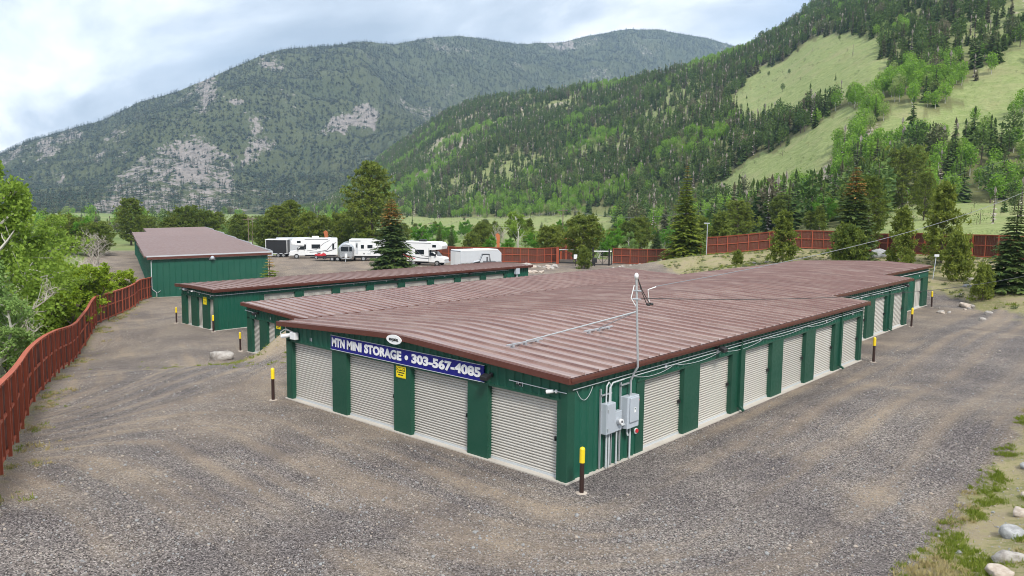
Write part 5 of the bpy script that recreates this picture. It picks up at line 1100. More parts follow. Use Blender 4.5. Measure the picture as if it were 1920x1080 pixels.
# ------------------------------------------------------------------ bollards
bm1 = MB(); bm1.tube([(0, 0, -.3), (0, 0, .80)], .058, 12); BPOST = bm1.mesh('pipe', M['brown_post'])
bm2 = MB(); bm2.tube([(0, 0, .78), (0, 0, 1.13), (0, 0, 1.165), (0, 0, 1.18)], [.068, .068, .05, .015], 14); BSLEEVE = bm2.mesh('sleeve', M['yellow'])
bm3 = MB(); bm3.tube([(0, 0, -.05), (0, 0, .006), (0, 0, .02)], [.17, .15, .09], 11); BFOOT = bm3.mesh('footing', M['rock_tan'])
for (x, y, z, lab) in ((-12.95, -.55, None, 'yellow-capped bollard at the left corner of the signed building'), (.69, -.25, None, 'yellow-capped bollard at the near corner below the electric boxes'), (.62, 22.6, None, 'yellow-capped bollard where the long right wall first steps back'), (-1.25, 35.9, None, 'yellow-capped bollard at the second step of the right wall'), (-2.95, 47.6, None, 'yellow-capped bollard at the farthest corner of the right wall'),
                       (-32.75, 9.15, B2Z, 'yellow-capped bollard at the left corner of the second building'), (-45.35, 11.0, B3Z, 'yellow-capped bollard left of the three small doors'), (-39.65, 10.95, B3Z, 'yellow-capped bollard at the right corner of the narrow building')):
    t = thing('bollard', lab, 'bollard', (x, y, gz(x, y) if z is None else z), random.uniform(0, 6), 'yellow and brown bollards at the building corners')
    t.rotation_euler = (random.uniform(-.015, .015), random.uniform(-.015, .015), random.uniform(0, 6)); link('pipe', BPOST, t); link('sleeve', BSLEEVE, t); link('footing', BFOOT, t)

# ------------------------------------------------------------------ rocks
def rock_mesh(name, seed, mat, sub=3):
    import bmesh
    bm = bmesh.new(); bmesh.ops.create_icosphere(bm, subdivisions=sub, radius=1.0); g = np.random.default_rng(seed); cuts = [(nrm(g.normal(size=3)), g.uniform(.5, .85)) for _ in range(14)]
    for v in bm.verts:
        c = np.array(v.co)
        for n_, d_ in cuts:
            e = c@n_-d_
            if e > 0: c = c-n_*e*.97
        f = 1+.30*(float(fbm(np.array([c[0]*2.6+seed]), np.array([c[1]*2.6+c[2]*2.1]), 4)[0])-.5); v.co = Vector(c*f)
    me = bpy.data.meshes.new(name); bm.to_mesh(me); bm.free(); me.materials.append(M[mat]); smooth(me); return me
RK = [rock_mesh('boulder', 1, 'rock'), rock_mesh('boulder', 2, 'rock'), rock_mesh('boulder', 3, 'rock_grey'), rock_mesh('boulder', 4, 'rock_tan'), rock_mesh('boulder', 9, 'rock')]
def boulder(x, y, s, k, label, group=None, rz=None, sink=.5, z=None):
    zz = gz(x, y) if z is None else z
    o = link('boulder', RK[k], None, (x, y, zz+s[2]*(1-sink)-s[2]*.3), (random.uniform(-.15, .15), random.uniform(-.15, .15), random.uniform(0, 6) if rz is None else rz), s); return tag(o, label, 'rock', group)
p = gpt(415, 673); boulder(p[0], p[1], (.85, .62, .52), 0, 'pale half-buried boulder at the edge of the driveway', rz=.8)
for i, (px, py, w, k, lab) in enumerate(((1897, 1056, .34, 4, 'lowest pale stone at the bottom right corner'), (1903, 1004, .34, 2, 'grey and white stone, second in the row at the right edge'), (1918, 966, .28, 3, 'rounded pale stone, third in the row at the right edge'), (1928, 930, .2, 3, 'small pale stone, fourth in the row at the right edge'), (1922, 878, .2, 2, 'dark grey stone at the right edge of the drive'), (1876, 1085, .30, 3, 'pale stone cut by the bottom edge'))):
    p = gpt(px, py); boulder(p[0], p[1], (w, w*.8, w*.62), k, lab, 'stones edging the road')
ROCKS_AT = [(1628, 468, 83, .9, 3, 'tan boulder by the back fence'), (1652, 472, 80, 1.25, 2, 'large grey slab boulder by the back fence'), (1622, 483, 76, .5, 0, 'pale rock below the tan boulder'), (1437, 477, 84, .35, 0, 'pale rock on the bank, right of the seedling'), (1508, 482, 80, .45, 0, 'round white rock right of the small open pine'), (1415, 477, 84, .28, 4, 'small white rock on the dry bank'), (1815, 515, 57, .55, 3, 'brown rock on the bank above the road end'), (1816, 497, 62, .4, 2, 'grey rock on the stony bank'), (1822, 488, 65, .45, 0, 'pale rock high on the stony bank'), (1858, 534, 52, .28, 4, 'white rock at the foot of the right spruce'), (1845, 543, 50, .3, 0, 'pale rock on the dry verge'), (1768, 537, 54, .3, 0, 'white rock near the last bollard')]
for px, py, d, s, k, lab in ROCKS_AT:
    p = at(px, py, d); boulder(p[0], p[1], (s, s*.8, s*.65), k, lab)
g = np.random.default_rng(9)
for i in range(26):
    px = g.uniform(938, 1042); f = (px-938)/104; py = 489-18*f+g.normal()*3+(g.random() < .35)*10*f; s = g.uniform(.35, .95)*(1-.35*f)
    p = at(px, py, 106-2*f+g.normal()); boulder(p[0], p[1], (s, s*.8, s*.7), int(g.choice([0, 1, 4, 3])), 'pale boulder in the row along the red fence by the gate', 'boulders along the fence near the gate')
for i in range(7):
    p = at(g.uniform(990, 1018), g.uniform(492, 502), 96+g.normal()); s = g.uniform(.25, .6); boulder(p[0], p[1], (s, s*.8, s*.7), 3, 'tan rock heaped past the far end of the narrow building', 'tan rocks past the narrow building')
for i in range(16):
    px = g.uniform(1140, 1330); p = at(px, 489-10*(px-1140)/190+g.normal()*3, 100); s = g.uniform(.12, .35); boulder(p[0], p[1], (s, s*.8, s*.7), int(g.choice([0, 3, 4])), 'small rock scattered below the right-hand fence', 'small rocks below the fence')
for i in range(22):
    px = g.uniform(1345, 1600) if i < 12 else g.uniform(1760, 1900); d_ = g.uniform(66, 84) if i < 12 else g.uniform(50, 62); p = at(px, 480, d_); s = g.uniform(.08, .24); boulder(p[0], p[1], (s, s*.8, s*.7), int(g.choice([0, 3, 4])), 'fist-sized stone lying on the dry bank behind the buildings', 'small stones on the dry bank')

# ------------------------------------------------------------------ gate, shed, poles
def ori(px, py, d): p = at(px, py, d); return p[0], p[1], gz(p[0], p[1])
YAWV = math.atan2(RT[1], RT[0])        # local +x = towards picture right
def gate_leaf(px0, px1, d, label, brace):
    x, y, z = ori(px0, 480, d); w = (px1-px0)*d/FPX; t = thing('rolling_gate', label, 'gate', (x, y, z), YAWV); h = 2.0
    for nm, a, b, s in (('top_rail', (0, 0, h), (w, 0, h), .12), ('bottom_rail', (0, 0, .12), (w, 0, .12), .10), ('stile', (.05, 0, .1), (.05, 0, h), .09), ('stile', (w-.05, 0, .1), (w-.05, 0, h), .09)):
        m = MB(); m.bar(a, b, s, s); m.build(nm, M['white' if nm == 'top_rail' else 'black'], t)
    for k in range(brace):
        a = w*k/brace; b = w*(k+1)/brace
        m = MB(); m.bar((b, 0, .1), (b, 0, h), .06, .06); m.build('upright', M['black'], t); m = MB(); m.bar((a, 0, .15) if k % 2 else (b, 0, .15), (b, 0, h-.05) if k % 2 else (a, 0, h-.05), .04, .04); m.build('brace', M['black'], t)
    return t
gate_leaf(1048, 1112, 112.5, 'closed part of the rolling gate with white top rail, left of the pine', 1); gate_leaf(1113, 1147, 109, 'black braced gate section right of the gateway pine', 2)
x, y, z = ori(1045.5, 482, 112); t = thing('gate_post', 'red timber post at the left end of the gate', 'post', (x, y, z)); m = MB(); m.box(-.14, .14, -.14, .14, -.2, 2.35); m.build('shaft', M['fence'], t); m = MB(); m.box(-.17, .17, -.17, .17, 2.35, 2.42); m.build('cap', M['fence'], t)
for px, hh, lab in ((1111.5, 2.5, 'black steel gate post behind the pine shrub'), (1142, 2.3, 'black steel post at the right end of the gate')):
    x, y, z = ori(px, 488, 108.5); t = thing('gate_post', lab, 'post', (x, y, z)); m = MB(); m.box(-.08, .08, -.08, .08, -.2, hh); m.build('shaft', M['black'], t); m = MB(); m.box(-.10, .10, -.10, .10, hh, hh+.04); m.build('cap', M['black'], t)
x, y, z = ori(1115, 488, 107.5); t = thing('gate_motor', 'black gate motor box beside the steel gate post', 'box', (x, y, z), YAWV); m = MB(); m.box(-.3, .3, -.25, .25, .5, 1.15); bevel(m.build('case', M['black'], t), .03); m = MB(); m.box(-.08, .08, -.08, .08, -.1, .5); m.build('stand', M['black'], t)
x, y, z = ori(1079, 482, 108); t = thing('notice_sign', 'white notice sign on a dark stake in front of the gate', 'sign', (x, y, z), YAWV); m = MB(); m.box(-.04, .04, -.03, .03, -.1, 1.1); m.build('stake', M['black'], t); m = MB(); m.box(-.24, .24, -.05, -.031, .98, 1.6); m.build('panel', M['white'], t)
x, y, z = ori(1060, 478, 121); t = thing('red_shed', 'small red plank shed with a pointed gable behind the gate', 'shed', (x, y, z), YAWV-.35)
for k in range(12):
    xa = -1.7+k*.283; hh = 2.35+.75*(1-abs(xa+.14)/1.7); m = MB(); m.box(xa, xa+.262, -.02+.01*(k % 2), .02+.01*(k % 2), 0, hh); m.build('plank', M['fence_board' if k % 3 else 'fence'], t)
m = MB(); m.box(-1.7, -1.64, .05, 2.4, 0, 2.3); m.box(1.64, 1.7, .05, 2.4, 0, 2.3); m.box(-1.7, 1.7, 2.4, 2.46, 0, 2.4); m.build('walls', M['fence_board'], t)
m = MB(); m.prism([(-1.95, 2.22), (0, 3.12), (1.95, 2.22), (1.95, 2.34), (0, 3.26), (-1.95, 2.34)], 'y', -.25, 2.7); m.build('roof', M['fence'], t)
x, y, z = ori(1325, 462, 97); t = thing('light_pole', 'slim grey light pole at the corner of the back fence', 'lamp', (x, y, z)); m = MB(); m.tube([(0, 0, -.3), (0, 0, 3.9)], [.07, .05], 8); m.build('pole', M['galv'], t); m = MB(); m.box(-.42, .25, -.14, .14, 3.9, 4.02); bevel(m.build('lamp_head', M['lgrey'], t), .03)
x, y, z = ori(1750, 502, 62); t = thing('antenna_pole', 'short white pole leaning at the far roof corner', 'pole', (-3.3, 48.9, 1.9)); m = MB(); m.tube([(0, 0, 0), (.12, .05, 1.75)], .03, 6); m.build('pole', M['conduit'], t); m = MB(); m.box(.02, .3, -.05, .15, 1.72, 1.88); m.build('head', M['white'], t)
for px, py, top, d, lab, mat, r_ in ((466, 440, 406, 175, 'weathered utility pole right of the tall shed roof', 'wood', .13), (473.5, 440, 404, 180, 'utility pole just right of the weathered one', 'wood', .11), (1055, 440, 390, 190, 'utility pole with crossarm above the gate pine', 'wood', .16), (872, 430, 404, 260, 'distant utility pole on the meadow above the cargo trailer', 'wood', .15), (808, 430, 416, 300, 'distant utility pole left of the meadow', 'wood', .15)):
    p = at(px, 440, d); z = surf_z(p[0], p[1]); H = at(px, top, d)[2]-z; t = thing('utility_pole', lab, 'pole', (p[0], p[1], z), YAWV); m = MB(); m.tube([(0, 0, -.3), (0, 0, H)], [r_, r_*.7], 7); m.build('pole', M[mat], t); m = MB(); m.box(-1.2, 1.2, -.06, .06, H-.7, H-.55); m.build('crossarm', M[mat], t)
p = at(788, 445, 150); t = thing('dead_tree', 'leaning dead tree trunk behind the right motorhome', 'trunk', (p[0], p[1], surf_z(p[0], p[1])), YAWV); m = MB(); m.tube([(0, 0, -.2), (.15, 0, 2), (.5, 0, 4.2)], [.22, .18, .06], 7); m.tube([(.2, 0, 2.5), (-.2, 0, 3.4)], [.06, .02], 5); m.build('trunk', M['wood'], t)
for px, top, d, lab, H in ((612, 432, 128, 'orange carved timber post top behind the left motorhome', 4.0), (934, 437, 122, 'orange timber post behind the cargo trailer', 4.2)):
    p = at(px, 460, d); z = gz(p[0], p[1]); hh = at(px, top, d)[2]-z; t = thing('timber_post', lab, 'post', (p[0], p[1], z), YAWV); m = MB(); m.box(-.22, .22, -.2, .2, -.2, hh-.5); m.build('shaft', M['orange_wood'], t); m = MB(); m.prism([(-.35, hh-1.5), (-.2, hh-1.2), (-.28, hh-.6), (-.45, hh-.25), (-.1, hh), (.25, hh-.3), (.28, hh-1.0), (.2, hh-1.5)], 'y', -.24, .24); m.build('carved_top', M['orange_wood'], t)
for k, (a, b) in enumerate((((1700, 352, 200), (1990, 262, 150)), ((1720, 362, 200), (1990, 278, 150)), ((1740, 366, 200), (1990, 286, 150)), ((1790, 364, 120), (1990, 304, 95)))):
    wire('power_line', ['topmost thin power line over the hillside at the right', 'second power line from the top at the right', 'third power line from the top at the right', 'lowest power line above the grassy bench at the right'][k], [at(*a), at(*b)], .028 if k < 3 else .018, 'cable', .8)
for k, (a, b) in enumerate((((806, 417, 298), (873, 405, 260)), ((873, 405, 260), (1055, 391, 190)), ((1055, 391, 190), (1330, 392, 170)))):
    wire('power_line', ['far power line left of the meadow', 'far power line across the meadow', 'far power line right of the gate pine'][k], [at(*a), at(*b)], .03, 'cable', 2.0)
# ------------------------------------------------------------------ vehicles in the far yard (local +x = forward, +z up, width along y)
def wheel(parent, x, y, r=.37, w=.24):
    m = MB(); m.cyl((0, 0, 0), 'y', r, w, 16); o = m.build('wheel', M['rubber'], parent, (x, y, r)); m = MB(); m.cyl((0, math.copysign(w/2, y), 0), 'y', r*.58, .03, 14); m.build('rim', M['silver'], o); return o
def panel(parent, nm, mat, x0, x1, z0, z1_, y):
    s = math.copysign(.012, y); m = MB(); m.box(x0, x1, min(y, y+s), max(y, y+s), z0, z1_); return m.build(nm, M[mat], parent)
def stripe(parent, mat, pts, y, w=.10, nm='stripe'):
    m = MB(); s = math.copysign(.008, y)
    for (xa, za), (xb, zb) in zip(pts[:-1], pts[1:]): m.bar((xa, y+s, za), (xb, y+s, zb), .012, w, (0, 0, 1))
    return m.build(nm, M[mat], parent)
def motorhome(label, px, d, head, accent, L=7.2, H=3.15):
    p = at(px, 470, d); t = thing('motorhome', label, 'motorhome', (p[0], p[1], gz(p[0], p[1])), head); W_ = 1.2
    b = -L/2; f = L/2
    m = MB(); m.prism([(b, .55), (b, H), (f-1.1, H), (f-.55, H-.12), (f-.25, H-.5), (f-.35, H-1.0), (f-1.5, H-1.15), (f-2.3, H-1.2), (f-2.3, .55)], 'y', -W_, W_); bevel(m.build('house_body', M['white'], t), .08, 3)
    m = MB(); m.prism([(f-2.35, .45), (f-2.35, 1.95), (f-1.55, 1.95), (f-1.0, 1.32), (f-.12, 1.15), (f, .95), (f, .45)], 'y', -1.0, 1.0); bevel(m.build('cab', M['white'], t), .07, 2)
    m = MB(); m.add([(f-1.53, -.85, 1.90), (f-1.53, .85, 1.90), (f-1.0, .88, 1.36), (f-1.0, -.88, 1.36)], [(0, 1, 2, 3)]); o = m.build('windshield', M['glass'], t); o.location.x = .03; o.location.z = .025
    for y in (-1.0, 1.0):
        m = MB(); s = math.copysign(.012, y); m.prism([(f-2.2, 1.38), (f-2.2, 1.85), (f-1.68, 1.85), (f-1.25, 1.38)], 'y', min(y, y+s), max(y, y+s)); m.build('cab_window', M['glass'], t)
        m = MB(); m.box(f-1.35, f-1.2, y*1.0+(.02 if y > 0 else -.24), y*1.0+(.24 if y > 0 else -.02), 1.35, 1.7); m.build('mirror', M['black'], t)
    m = MB(); m.box(f-.02, f+.03, -.6, .6, .62, .92); m.build('grille', M['lgrey'], t); m = MB(); m.box(f-.05, f+.1, -1.0, 1.0, .38, .56); m.build('bumper', M['lgrey'], t)
    for y in (-.8, .8): m = MB(); m.box(f-.01, f+.035, y-.14, y+.14, .68, .90); m.build('headlight', M['silver'], t)
    for y in (-W_, W_):
        panel(t, 'side_window', 'glass', -1.0, .3, 1.55, 2.2, y); panel(t, 'bunk_window', 'glass', f-1.7, f-1.15, H-.75, H-.4, y); panel(t, 'rear_window', 'glass', b+.5, b+.8, 1.5, 2.35, y)
        panel(t, 'door', 'lgrey', .95, 1.02, .7, 2.4, y); panel(t, 'door_window', 'glass', 1.12, 1.38, 1.45, 2.2, y); panel(t, 'awning', 'stripe', -2.2, 1.3, H-.22, H-.14, y)
        stripe(t, 'stripe', [(b+.2, 2.5), (b+.8, 2.2), (b+1.6, 1.3), (b+3.0, 1.05), (b+4.2, 1.0)], y, .09); stripe(t, 'stripe', [(b+1.2, 2.8), (b+2.0, 2.4), (b+3.2, 1.4), (b+4.6, 1.2)], y, .06); stripe(t, accent, [(b+.2, 1.6), (b+1.0, 1.25), (b+2.2, .95)], y, .12)
    m = MB(); m.box(-.8, .2, -.45, .45, H, H+.28); bevel(m.build('air_conditioner', M['white' if accent == 'stripe' else 'black'], t), .06); m = MB(); m.box(b+.9, b+1.4, -.25, .25, H, H+.1); m.build('roof_vent', M['lgrey'], t)
    for x_ in (b+1.9, f-1.05):
        for y in (-1.0, 1.0): wheel(t, x_, y)
    m = MB(); m.box(b+.3, f-.4, -.9, .9, .35, .6); m.build('chassis', M['black'], t); return t
RIGHT = math.atan2(RT[1], RT[0])
motorhome('white motorhome with grey swooshes facing left in the far yard', 588, 121, RIGHT+PI-.30+.55, 'stripe')
motorhome('white motorhome with a red stripe facing right beside the cargo trailer', 797, 109, RIGHT-.25, 'red', 6.4, 3.3)
p = at(547, 472, 127); t = thing('travel_trailer', 'grey-nosed trailer parked behind the left motorhome', 'trailer', (p[0], p[1], gz(p[0], p[1])), RIGHT+PI+.5); m = MB(); m.prism([(-3, .5), (-3, 3.0), (2.2, 3.0), (2.6, 2.2), (2.9, .9), (2.6, .5)], 'y', -1.2, 1.2); bevel(m.build('body', M['lgrey'], t), .1, 3); panel(t, 'front_window', 'glass', -.5, .6, 1.5, 2.2, -1.2); [wheel(t, x_, y_) for x_ in (-.8, .1) for y_ in (-1.05, 1.05)]; m = MB(); m.bar((2.6, 0, .5), (3.9, 0, .45), .12, .12); m.build('hitch', M['black'], t)
p = at(521, 470, 124); t = thing('cargo_trailer', 'open black and white trailer at the left end of the far yard', 'trailer', (p[0], p[1], gz(p[0], p[1])), RIGHT+.1)
m = MB(); m.box(-1.65, 1.65, -1.2, 1.2, .55, .65); m.build('floor', M['lgrey'], t); m = MB(); m.box(-1.7, 1.7, -1.25, 1.25, 2.72, 2.82); m.build('roof', M['white'], t)
for x_ in (-1.65, 1.6): m = MB(); m.box(x_, x_+.08, -1.22, -1.12, .6, 2.72); m.build('frame_post', M['white'], t)
m = MB(); m.box(-1.6, 1.65, -1.1, 1.15, .66, 2.7); m.build('black_cover', M['black'], t); m = MB(); m.box(-1.7, -.5, -1.45, -1.2, .25, 1.05); bevel(m.build('front_box', M['lgrey'], t), .03); [wheel(t, x_, y_, .33) for x_ in (.3, 1.1) for y_ in (-1.2, 1.2)]
p = at(622, 484, 116); t = thing('flatbed_trailer', 'low flatbed trailer in front of the left motorhome', 'trailer', (p[0], p[1], gz(p[0], p[1])), RIGHT+.1)
for k in range(7): m = MB(); m.box(-1.9, 2.6, -1.0+k*.287, -1.0+k*.287+.27, .58, .63); m.build('deck_board', M['wood'], t)
m = MB(); m.box(-1.95, 2.65, -1.05, -1.0, .48, .7); m.box(-1.95, 2.65, 1.01, 1.06, .48, .7); m.bar((-1.9, -.9, .52), (-3.1, 0, .5), .1, .1); m.bar((-1.9, .9, .52), (-3.1, 0, .5), .1, .1); m.build('frame', M['black'], t); [wheel(t, x_, y_, .33) for x_ in (.2, 1.0) for y_ in (-1.15, 1.15)]
p = at(601, 480, 115.5); t = thing('quad_bike', 'small red quad bike standing at the flatbed trailer', 'quad bike', (p[0], p[1], gz(p[0], p[1])+.25), RIGHT+.2)
m = MB(); m.prism([(-.8, .45), (-.85, .75), (-.2, .85), (.1, .75), (.45, .95), (.8, .75), (.8, .45)], 'y', -.32, .32); bevel(m.build('body', M['red'], t), .08, 2); m = MB(); m.box(-.55, .05, -.18, .18, .84, .98); bevel(m.build('seat', M['black'], t), .05); m = MB(); m.tube([(.35, -.4, 1.2), (.4, 0, 1.1), (.35, .4, 1.2)], .03, 6); m.bar((.4, 0, .8), (.38, 0, 1.12), .04, .04); m.build('handlebar', M['black'], t)
for x_ in (-.6, .6):
    for y_ in (-.42, .42): wheel(t, x_, y_, .28, .2)
m = MB(); m.box(-1.0, -.35, -.35, .35, .78, .83); m.box(.4, .95, -.35, .35, .98, 1.02); m.build('rack', M['white'], t)
p = at(651, 480, 117); t = thing('travel_trailer', 'rounded silver travel trailer seen end-on in the far yard', 'trailer', (p[0], p[1], gz(p[0], p[1])), RIGHT-PI/2+.15)
prof = [(math.cos(a)*1.18, 1.75+math.sin(a)*1.0) for a in np.linspace(0, PI, 11)]+[(-1.15, .55), (1.15, .55)]; m = MB(); m.prism([(a, b) for a, b in prof], 'x', -2.6, 2.35); m.prism([(a*.86, .1+b*.94) for a, b in prof], 'x', 2.35, 2.7); bevel(m.build('shell', M['silver'], t), .14, 3)
m = MB(); m.box(2.7, 2.72, -.75, .35, 1.5, 2.15); m.box(2.7, 2.72, .45, .85, 1.5, 2.15); m.build('front_window', M['glass'], t); m = MB(); m.bar((2.6, -.8, .55), (4.0, 0, .5), .1, .1); m.bar((2.6, .8, .55), (4.0, 0, .5), .1, .1); m.bar((3.9, 0, .5), (3.9, 0, .0), .08, .08); m.build('hitch', M['lgrey'], t); m = MB(); m.cyl((3.1, .0, .9), 'z', .2, .6, 12); m.build('gas_bottle', M['white'], t); [wheel(t, x_, y_, .34) for x_ in (-.5, .4) for y_ in (-1.1, 1.1)]
p = at(690, 482, 117); t = thing('camper', 'boxy white camper trailer left of the bushy spruce', 'camper', (p[0], p[1], gz(p[0], p[1])), RIGHT+.12)
m = MB(); m.prism([(-2.6, .9), (-2.6, 1.6), (-2.7, 1.7), (-2.7, 3.15), (-2.5, 3.25), (3.0, 3.25), (3.0, .75), (-2.4, .75)], 'y', -1.2, 1.2); bevel(m.build('body', M['white'], t), .06, 2)
for a in ((-1.75, -1.35, 1.0, 2.75, 'lgrey', 'door'), (-1.66, -1.44, 2.0, 2.6, 'glass', 'door_window'), (-.95, -.5, 1.85, 2.4, 'glass', 'side_window'), (.0, .75, 1.9, 2.4, 'glass', 'side_window'), (-2.45, -2.2, 1.0, 1.2, 'stripe', 'hatch'), (-.6, -.4, 1.0, 1.2, 'stripe', 'hatch'), (.0, .5, 1.0, 1.2, 'lgrey', 'hatch')): panel(t, a[5], a[4], a[0], a[1], a[2], a[3], -1.2)
stripe(t, 'lgrey', [(-2.7, 1.62), (3.0, 1.62)], -1.2, .08); m = MB(); m.box(-2.6, -1.0, -1.26, -1.2, 2.95, 3.1); m.build('awning', M['lgrey'], t); m = MB(); m.box(-2.2, 2.8, -1.0, 1.0, .45, .75); m.build('chassis', M['black'], t); [wheel(t, x_, y_, .36) for x_ in (-.6, 1.4) for y_ in (-1.05, 1.05)]
p = at(893, 484, 103); t = thing('cargo_trailer', 'large white enclosed cargo trailer with its end doors towards us', 'trailer', (p[0], p[1], gz(p[0], p[1])), RIGHT+R(38)); Lc, Wc, Hc = 6.6, 1.2, 2.62
m = MB(); m.prism([(-Lc/2, .45), (-Lc/2, Hc-.12), (-Lc/2+.15, Hc), (Lc/2-.6, Hc), (Lc/2, Hc-.5), (Lc/2, .45)], 'y', -Wc, Wc); bevel(m.build('body', M['lgrey'], t), .07, 2); m = MB(); m.box(-Lc/2+.1, Lc/2-.65, -Wc-.02, Wc+.02, Hc-.16, Hc+.02); bevel(m.build('roof', M['white'], t), .05)
m = MB(); m.box(-Lc/2-.02, -Lc/2-.002, -Wc+.1, -.02, .55, Hc-.2); m.build('rear_door', M['white'], t); m = MB(); m.box(-Lc/2-.02, -Lc/2-.002, .02, Wc-.1, .55, Hc-.2); m.build('rear_door', M['white'], t)
m = MB(); m.box(-Lc/2-.03, -Lc/2-.004, -Wc+.05, Wc-.05, Hc-.17, Hc-.1); m.build('rear_trim', M['stripe'], t); m = MB(); m.box(-Lc/2, Lc/2, -Wc-.015, -Wc, .5, 1.0); m.build('stone_guard', M['silver'], t); m = MB(); m.box(-.4, .4, -.3, .3, Hc, Hc+.14); bevel(m.build('roof_vent', M['white'], t), .04); [wheel(t, x_, y_, .34) for x_ in (-.5, .4) for y_ in (-1.12, 1.12)]
p = at(908, 486, 97); t = thing('utility_vehicle', 'small off-road utility vehicle with roll cage standing before the cargo trailer', 'buggy', (p[0], p[1], gz(p[0], p[1])+.57), RIGHT+PI+.12)
m = MB(); m.prism([(-1.4, .45), (-1.4, .95), (-.4, .95), (-.3, .6), (.5, .6), (.6, 1.0), (1.3, .85), (1.4, .5), (1.4, .45)], 'y', -.62, .62); bevel(m.build('body', M['black'], t), .05); m = MB(); m.prism([(.55, 1.02), (1.32, .88), (1.36, .78), (.6, .9)], 'y', -.6, .6); m.build('bonnet', M['lgrey'], t)
m = MB()
for y_ in (-.6, .6): m.tube([(.6, y_, .95), (.25, y_, 1.75), (-.6, y_, 1.78), (-.75, y_, .9)], .035, 6)
m.tube([(.25, -.6, 1.75), (.25, .6, 1.75)], .035, 6); m.tube([(-.6, -.6, 1.78), (-.6, .6, 1.78)], .035, 6); m.build('roll_cage', M['black'], t)
m = MB(); m.add([(.60, -.58, 1.0), (.60, .58, 1.0), (.27, .58, 1.72), (.27, -.58, 1.72)], [(0, 1, 2, 3)]); m.build('windshield', M['lgrey'], t); m = MB(); m.box(-.65, .3, -.62, .62, 1.78, 1.83); m.build('roof', M['black'], t); m = MB(); m.box(-.35, .1, -.5, .5, .75, .95); m.box(-.45, -.3, -.5, .5, .9, 1.45); m.build('seat', M['stripe'], t)
for x_ in (-.95, .95):
    for y_ in (-.62, .62): wheel(t, x_, y_, .34, .26)
p = at(911, 491, 97); t = thing('utility_trailer', 'low black utility trailer carrying the off-road vehicle', 'trailer', (p[0], p[1], gz(p[0], p[1])), RIGHT+.1); m = MB(); m.box(-1.6, 1.6, -.8, .8, .5, .56); m.build('deck', M['wood'], t); m = MB(); [m.bar((a, -.8, .55), (a, -.8, 1.15), .05, .05) for a in (-1.6, -.8, 0, .8, 1.6)]; m.bar((-1.6, -.8, 1.15), (1.6, -.8, 1.15), .05, .05); m.bar((-1.6, .8, 1.15), (1.6, .8, 1.15), .05, .05); [m.bar((a, .8, .55), (a, .8, 1.15), .05, .05) for a in (-1.6, 0, 1.6)]; m.build('side_rails', M['black'], t); [wheel(t, 0, y_, .3) for y_ in (-.95, .95)]
# ------------------------------------------------------------------ loose stones, weeds, haze
g = np.random.default_rng(31)
st = [rock_mesh('pebble', 70+i, mt, 1) for i, mt in enumerate(('rock_grey', 'rock_grey', 'rock_tan', 'rock'))]
n = 30000; ph = PH0+np.radians(g.uniform(-36, 36, n)); r = np.exp(g.uniform(math.log(11), math.log(70), n)); x = CAM[0]+r*np.sin(ph); y = CAM[1]+r*np.cos(ph)
inb = ((x > -12.95) & (x < .15) & (y > -.12) & (y < 48.5)) | ((x > -32.5) & (x < -23.8) & (y > 9.3)) | ((x > -45.2) & (x < -39.8) & (y > 11) & (y < 45.5))
ok = ~inb & (fbm(x*.5, y*.5, 3) > .36); x, y = x[ok], y[ok]; n = len(x); s = g.gamma(2.0, .0065, n)+.007
gn_scatter('loose_gravel', np.stack([x, y, ground_z(x, y)+s*.3], -1), s*.8, g.uniform(0, 6.28, n), g.choice([0, 0, 1, 1, 2, 3], n), st, 'loose stones scattered over the gravel driveway', 'gravel', s)
def tuft(name, seed, mat, n, h, sp):
    q = np.random.default_rng(seed); P = np.stack([q.normal(size=n)*sp*.35, q.normal(size=n)*sp*.35, np.zeros(n)], -1); D = nrm(np.stack([q.normal(size=n)*.55, q.normal(size=n)*.55, np.ones(n)], -1)); S = nrm(np.cross(D, q.normal(size=(n, 3)))); V, F = kites(P, D, S, h*q.uniform(.5, 1.1, n), np.full(n, h*.14), .35)
    return join_mesh(name, [(V, F, M[mat])])
tf = [tuft('green_tuft', 1, 'grass', 34, 1.0, 1.1), tuft('green_tuft', 2, 'grass', 26, .8, 1.3), tuft('dry_tuft', 3, 'straw', 30, 1.0, 1.3), tuft('dry_tuft', 4, 'straw', 22, .7, 1.6), tuft('sage_tuft', 5, 'sage', 40, .9, 1.2)]
X = []; Y = []; S = []; I = []
def weeds(xs, ys, ss, ii): X.append(xs); Y.append(ys); S.append(ss); I.append(ii)
m_ = 5200; xs = 8.25+np.abs(g.normal(size=m_))*1.3-.25*g.random(m_)+(fbm(np.arange(m_)*.0, g.random(m_)*9)-.5); ys = g.uniform(-6, 24, m_); k = fbm(xs*.9, ys*.9, 3) > .45
weeds(xs[k], ys[k], g.uniform(.05, .16, k.sum()), np.where(fbm(xs[k]*.8+7, ys[k]*.8, 3)+g.normal(size=k.sum())*.06 > .58, g.integers(0, 2, k.sum()), g.integers(2, 4, k.sum())))
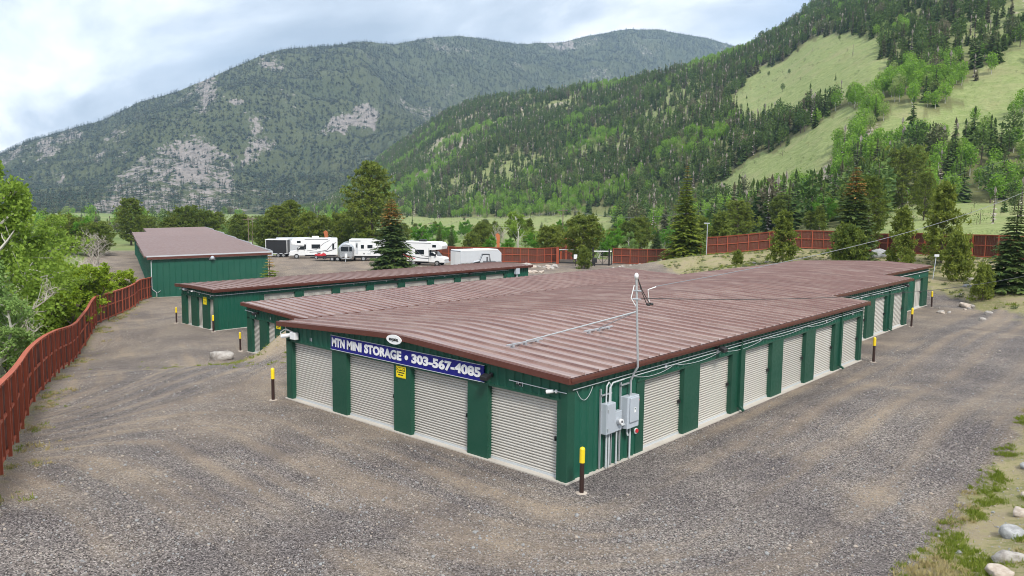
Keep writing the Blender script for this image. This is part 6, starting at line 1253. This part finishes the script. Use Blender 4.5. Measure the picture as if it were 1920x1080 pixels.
m_ = 16000; xs = g.uniform(-60, 16, m_); ys = g.uniform(46, 92, m_); px, py, dd = project(xs, ys, ground_z(xs, ys)); ins = in_poly(xs, ys, YARD); k = ~ins & (px > 1120) & (px < 1960) & (fbm(xs*.4, ys*.4, 3) > .43)
weeds(xs[k], ys[k], g.uniform(.08, .30, k.sum()), g.choice([2, 3, 4, 4, 0], k.sum()))
m_ = 700; a = g.random(m_); f_ = np.array(FENCE_L); sidx = np.sort(g.uniform(0, len(f_)-1.001, m_)); i0 = sidx.astype(int); q = f_[i0]+(f_[i0+1]-f_[i0])*(sidx-i0)[:, None]; off = np.abs(g.normal(size=m_))*.5+.2
xs = q[:, 0]+.34*off; ys = q[:, 1]+.94*off; k = fbm(xs*.8, ys*.8, 2) > .52; weeds(xs[k], ys[k], g.uniform(.06, .2, k.sum()), g.choice([0, 1, 2], k.sum()))
m_ = 500; xs = g.normal(size=m_)*3.2-25.0; ys = 4.0+g.normal(size=m_)*1.2; k = fbm(xs*.8+3, ys*.8, 2) > .47; weeds(xs[k], ys[k], g.uniform(.05, .15, k.sum()), g.choice([2, 3, 0, 2], k.sum()))
x = np.concatenate(X); y = np.concatenate(Y); s = np.concatenate(S); i_ = np.concatenate(I); z = ground_z(x, y)
gn_scatter('verge_grass', np.stack([x, y, z], -1), s, g.uniform(0, 6.28, len(x)), i_, tf, 'dry and green grass tufts along the verges and banks', 'grass', s)
hz = MB(); hz.box(-4850, 4850, -4850, 4850, -110, 960); ho = hz.build('haze', None); tag(ho, 'thin blue air between the yard and the mountain', 'haze', kind='stuff')
hm = bpy.data.materials.new('haze'); hm.use_nodes = True; hm.node_tree.nodes.clear()
pv = N(hm.node_tree, 'ShaderNodeVolumePrincipled', inp={'Color': (0.56, 0.77, 1.0, 1), 'Density': 0.000125}); mo = N(hm.node_tree, 'ShaderNodeOutputMaterial'); LK(hm.node_tree, pv.outputs[0], mo.inputs['Volume']); ho.data.materials.append(hm)
bpy.context.view_layer.update()
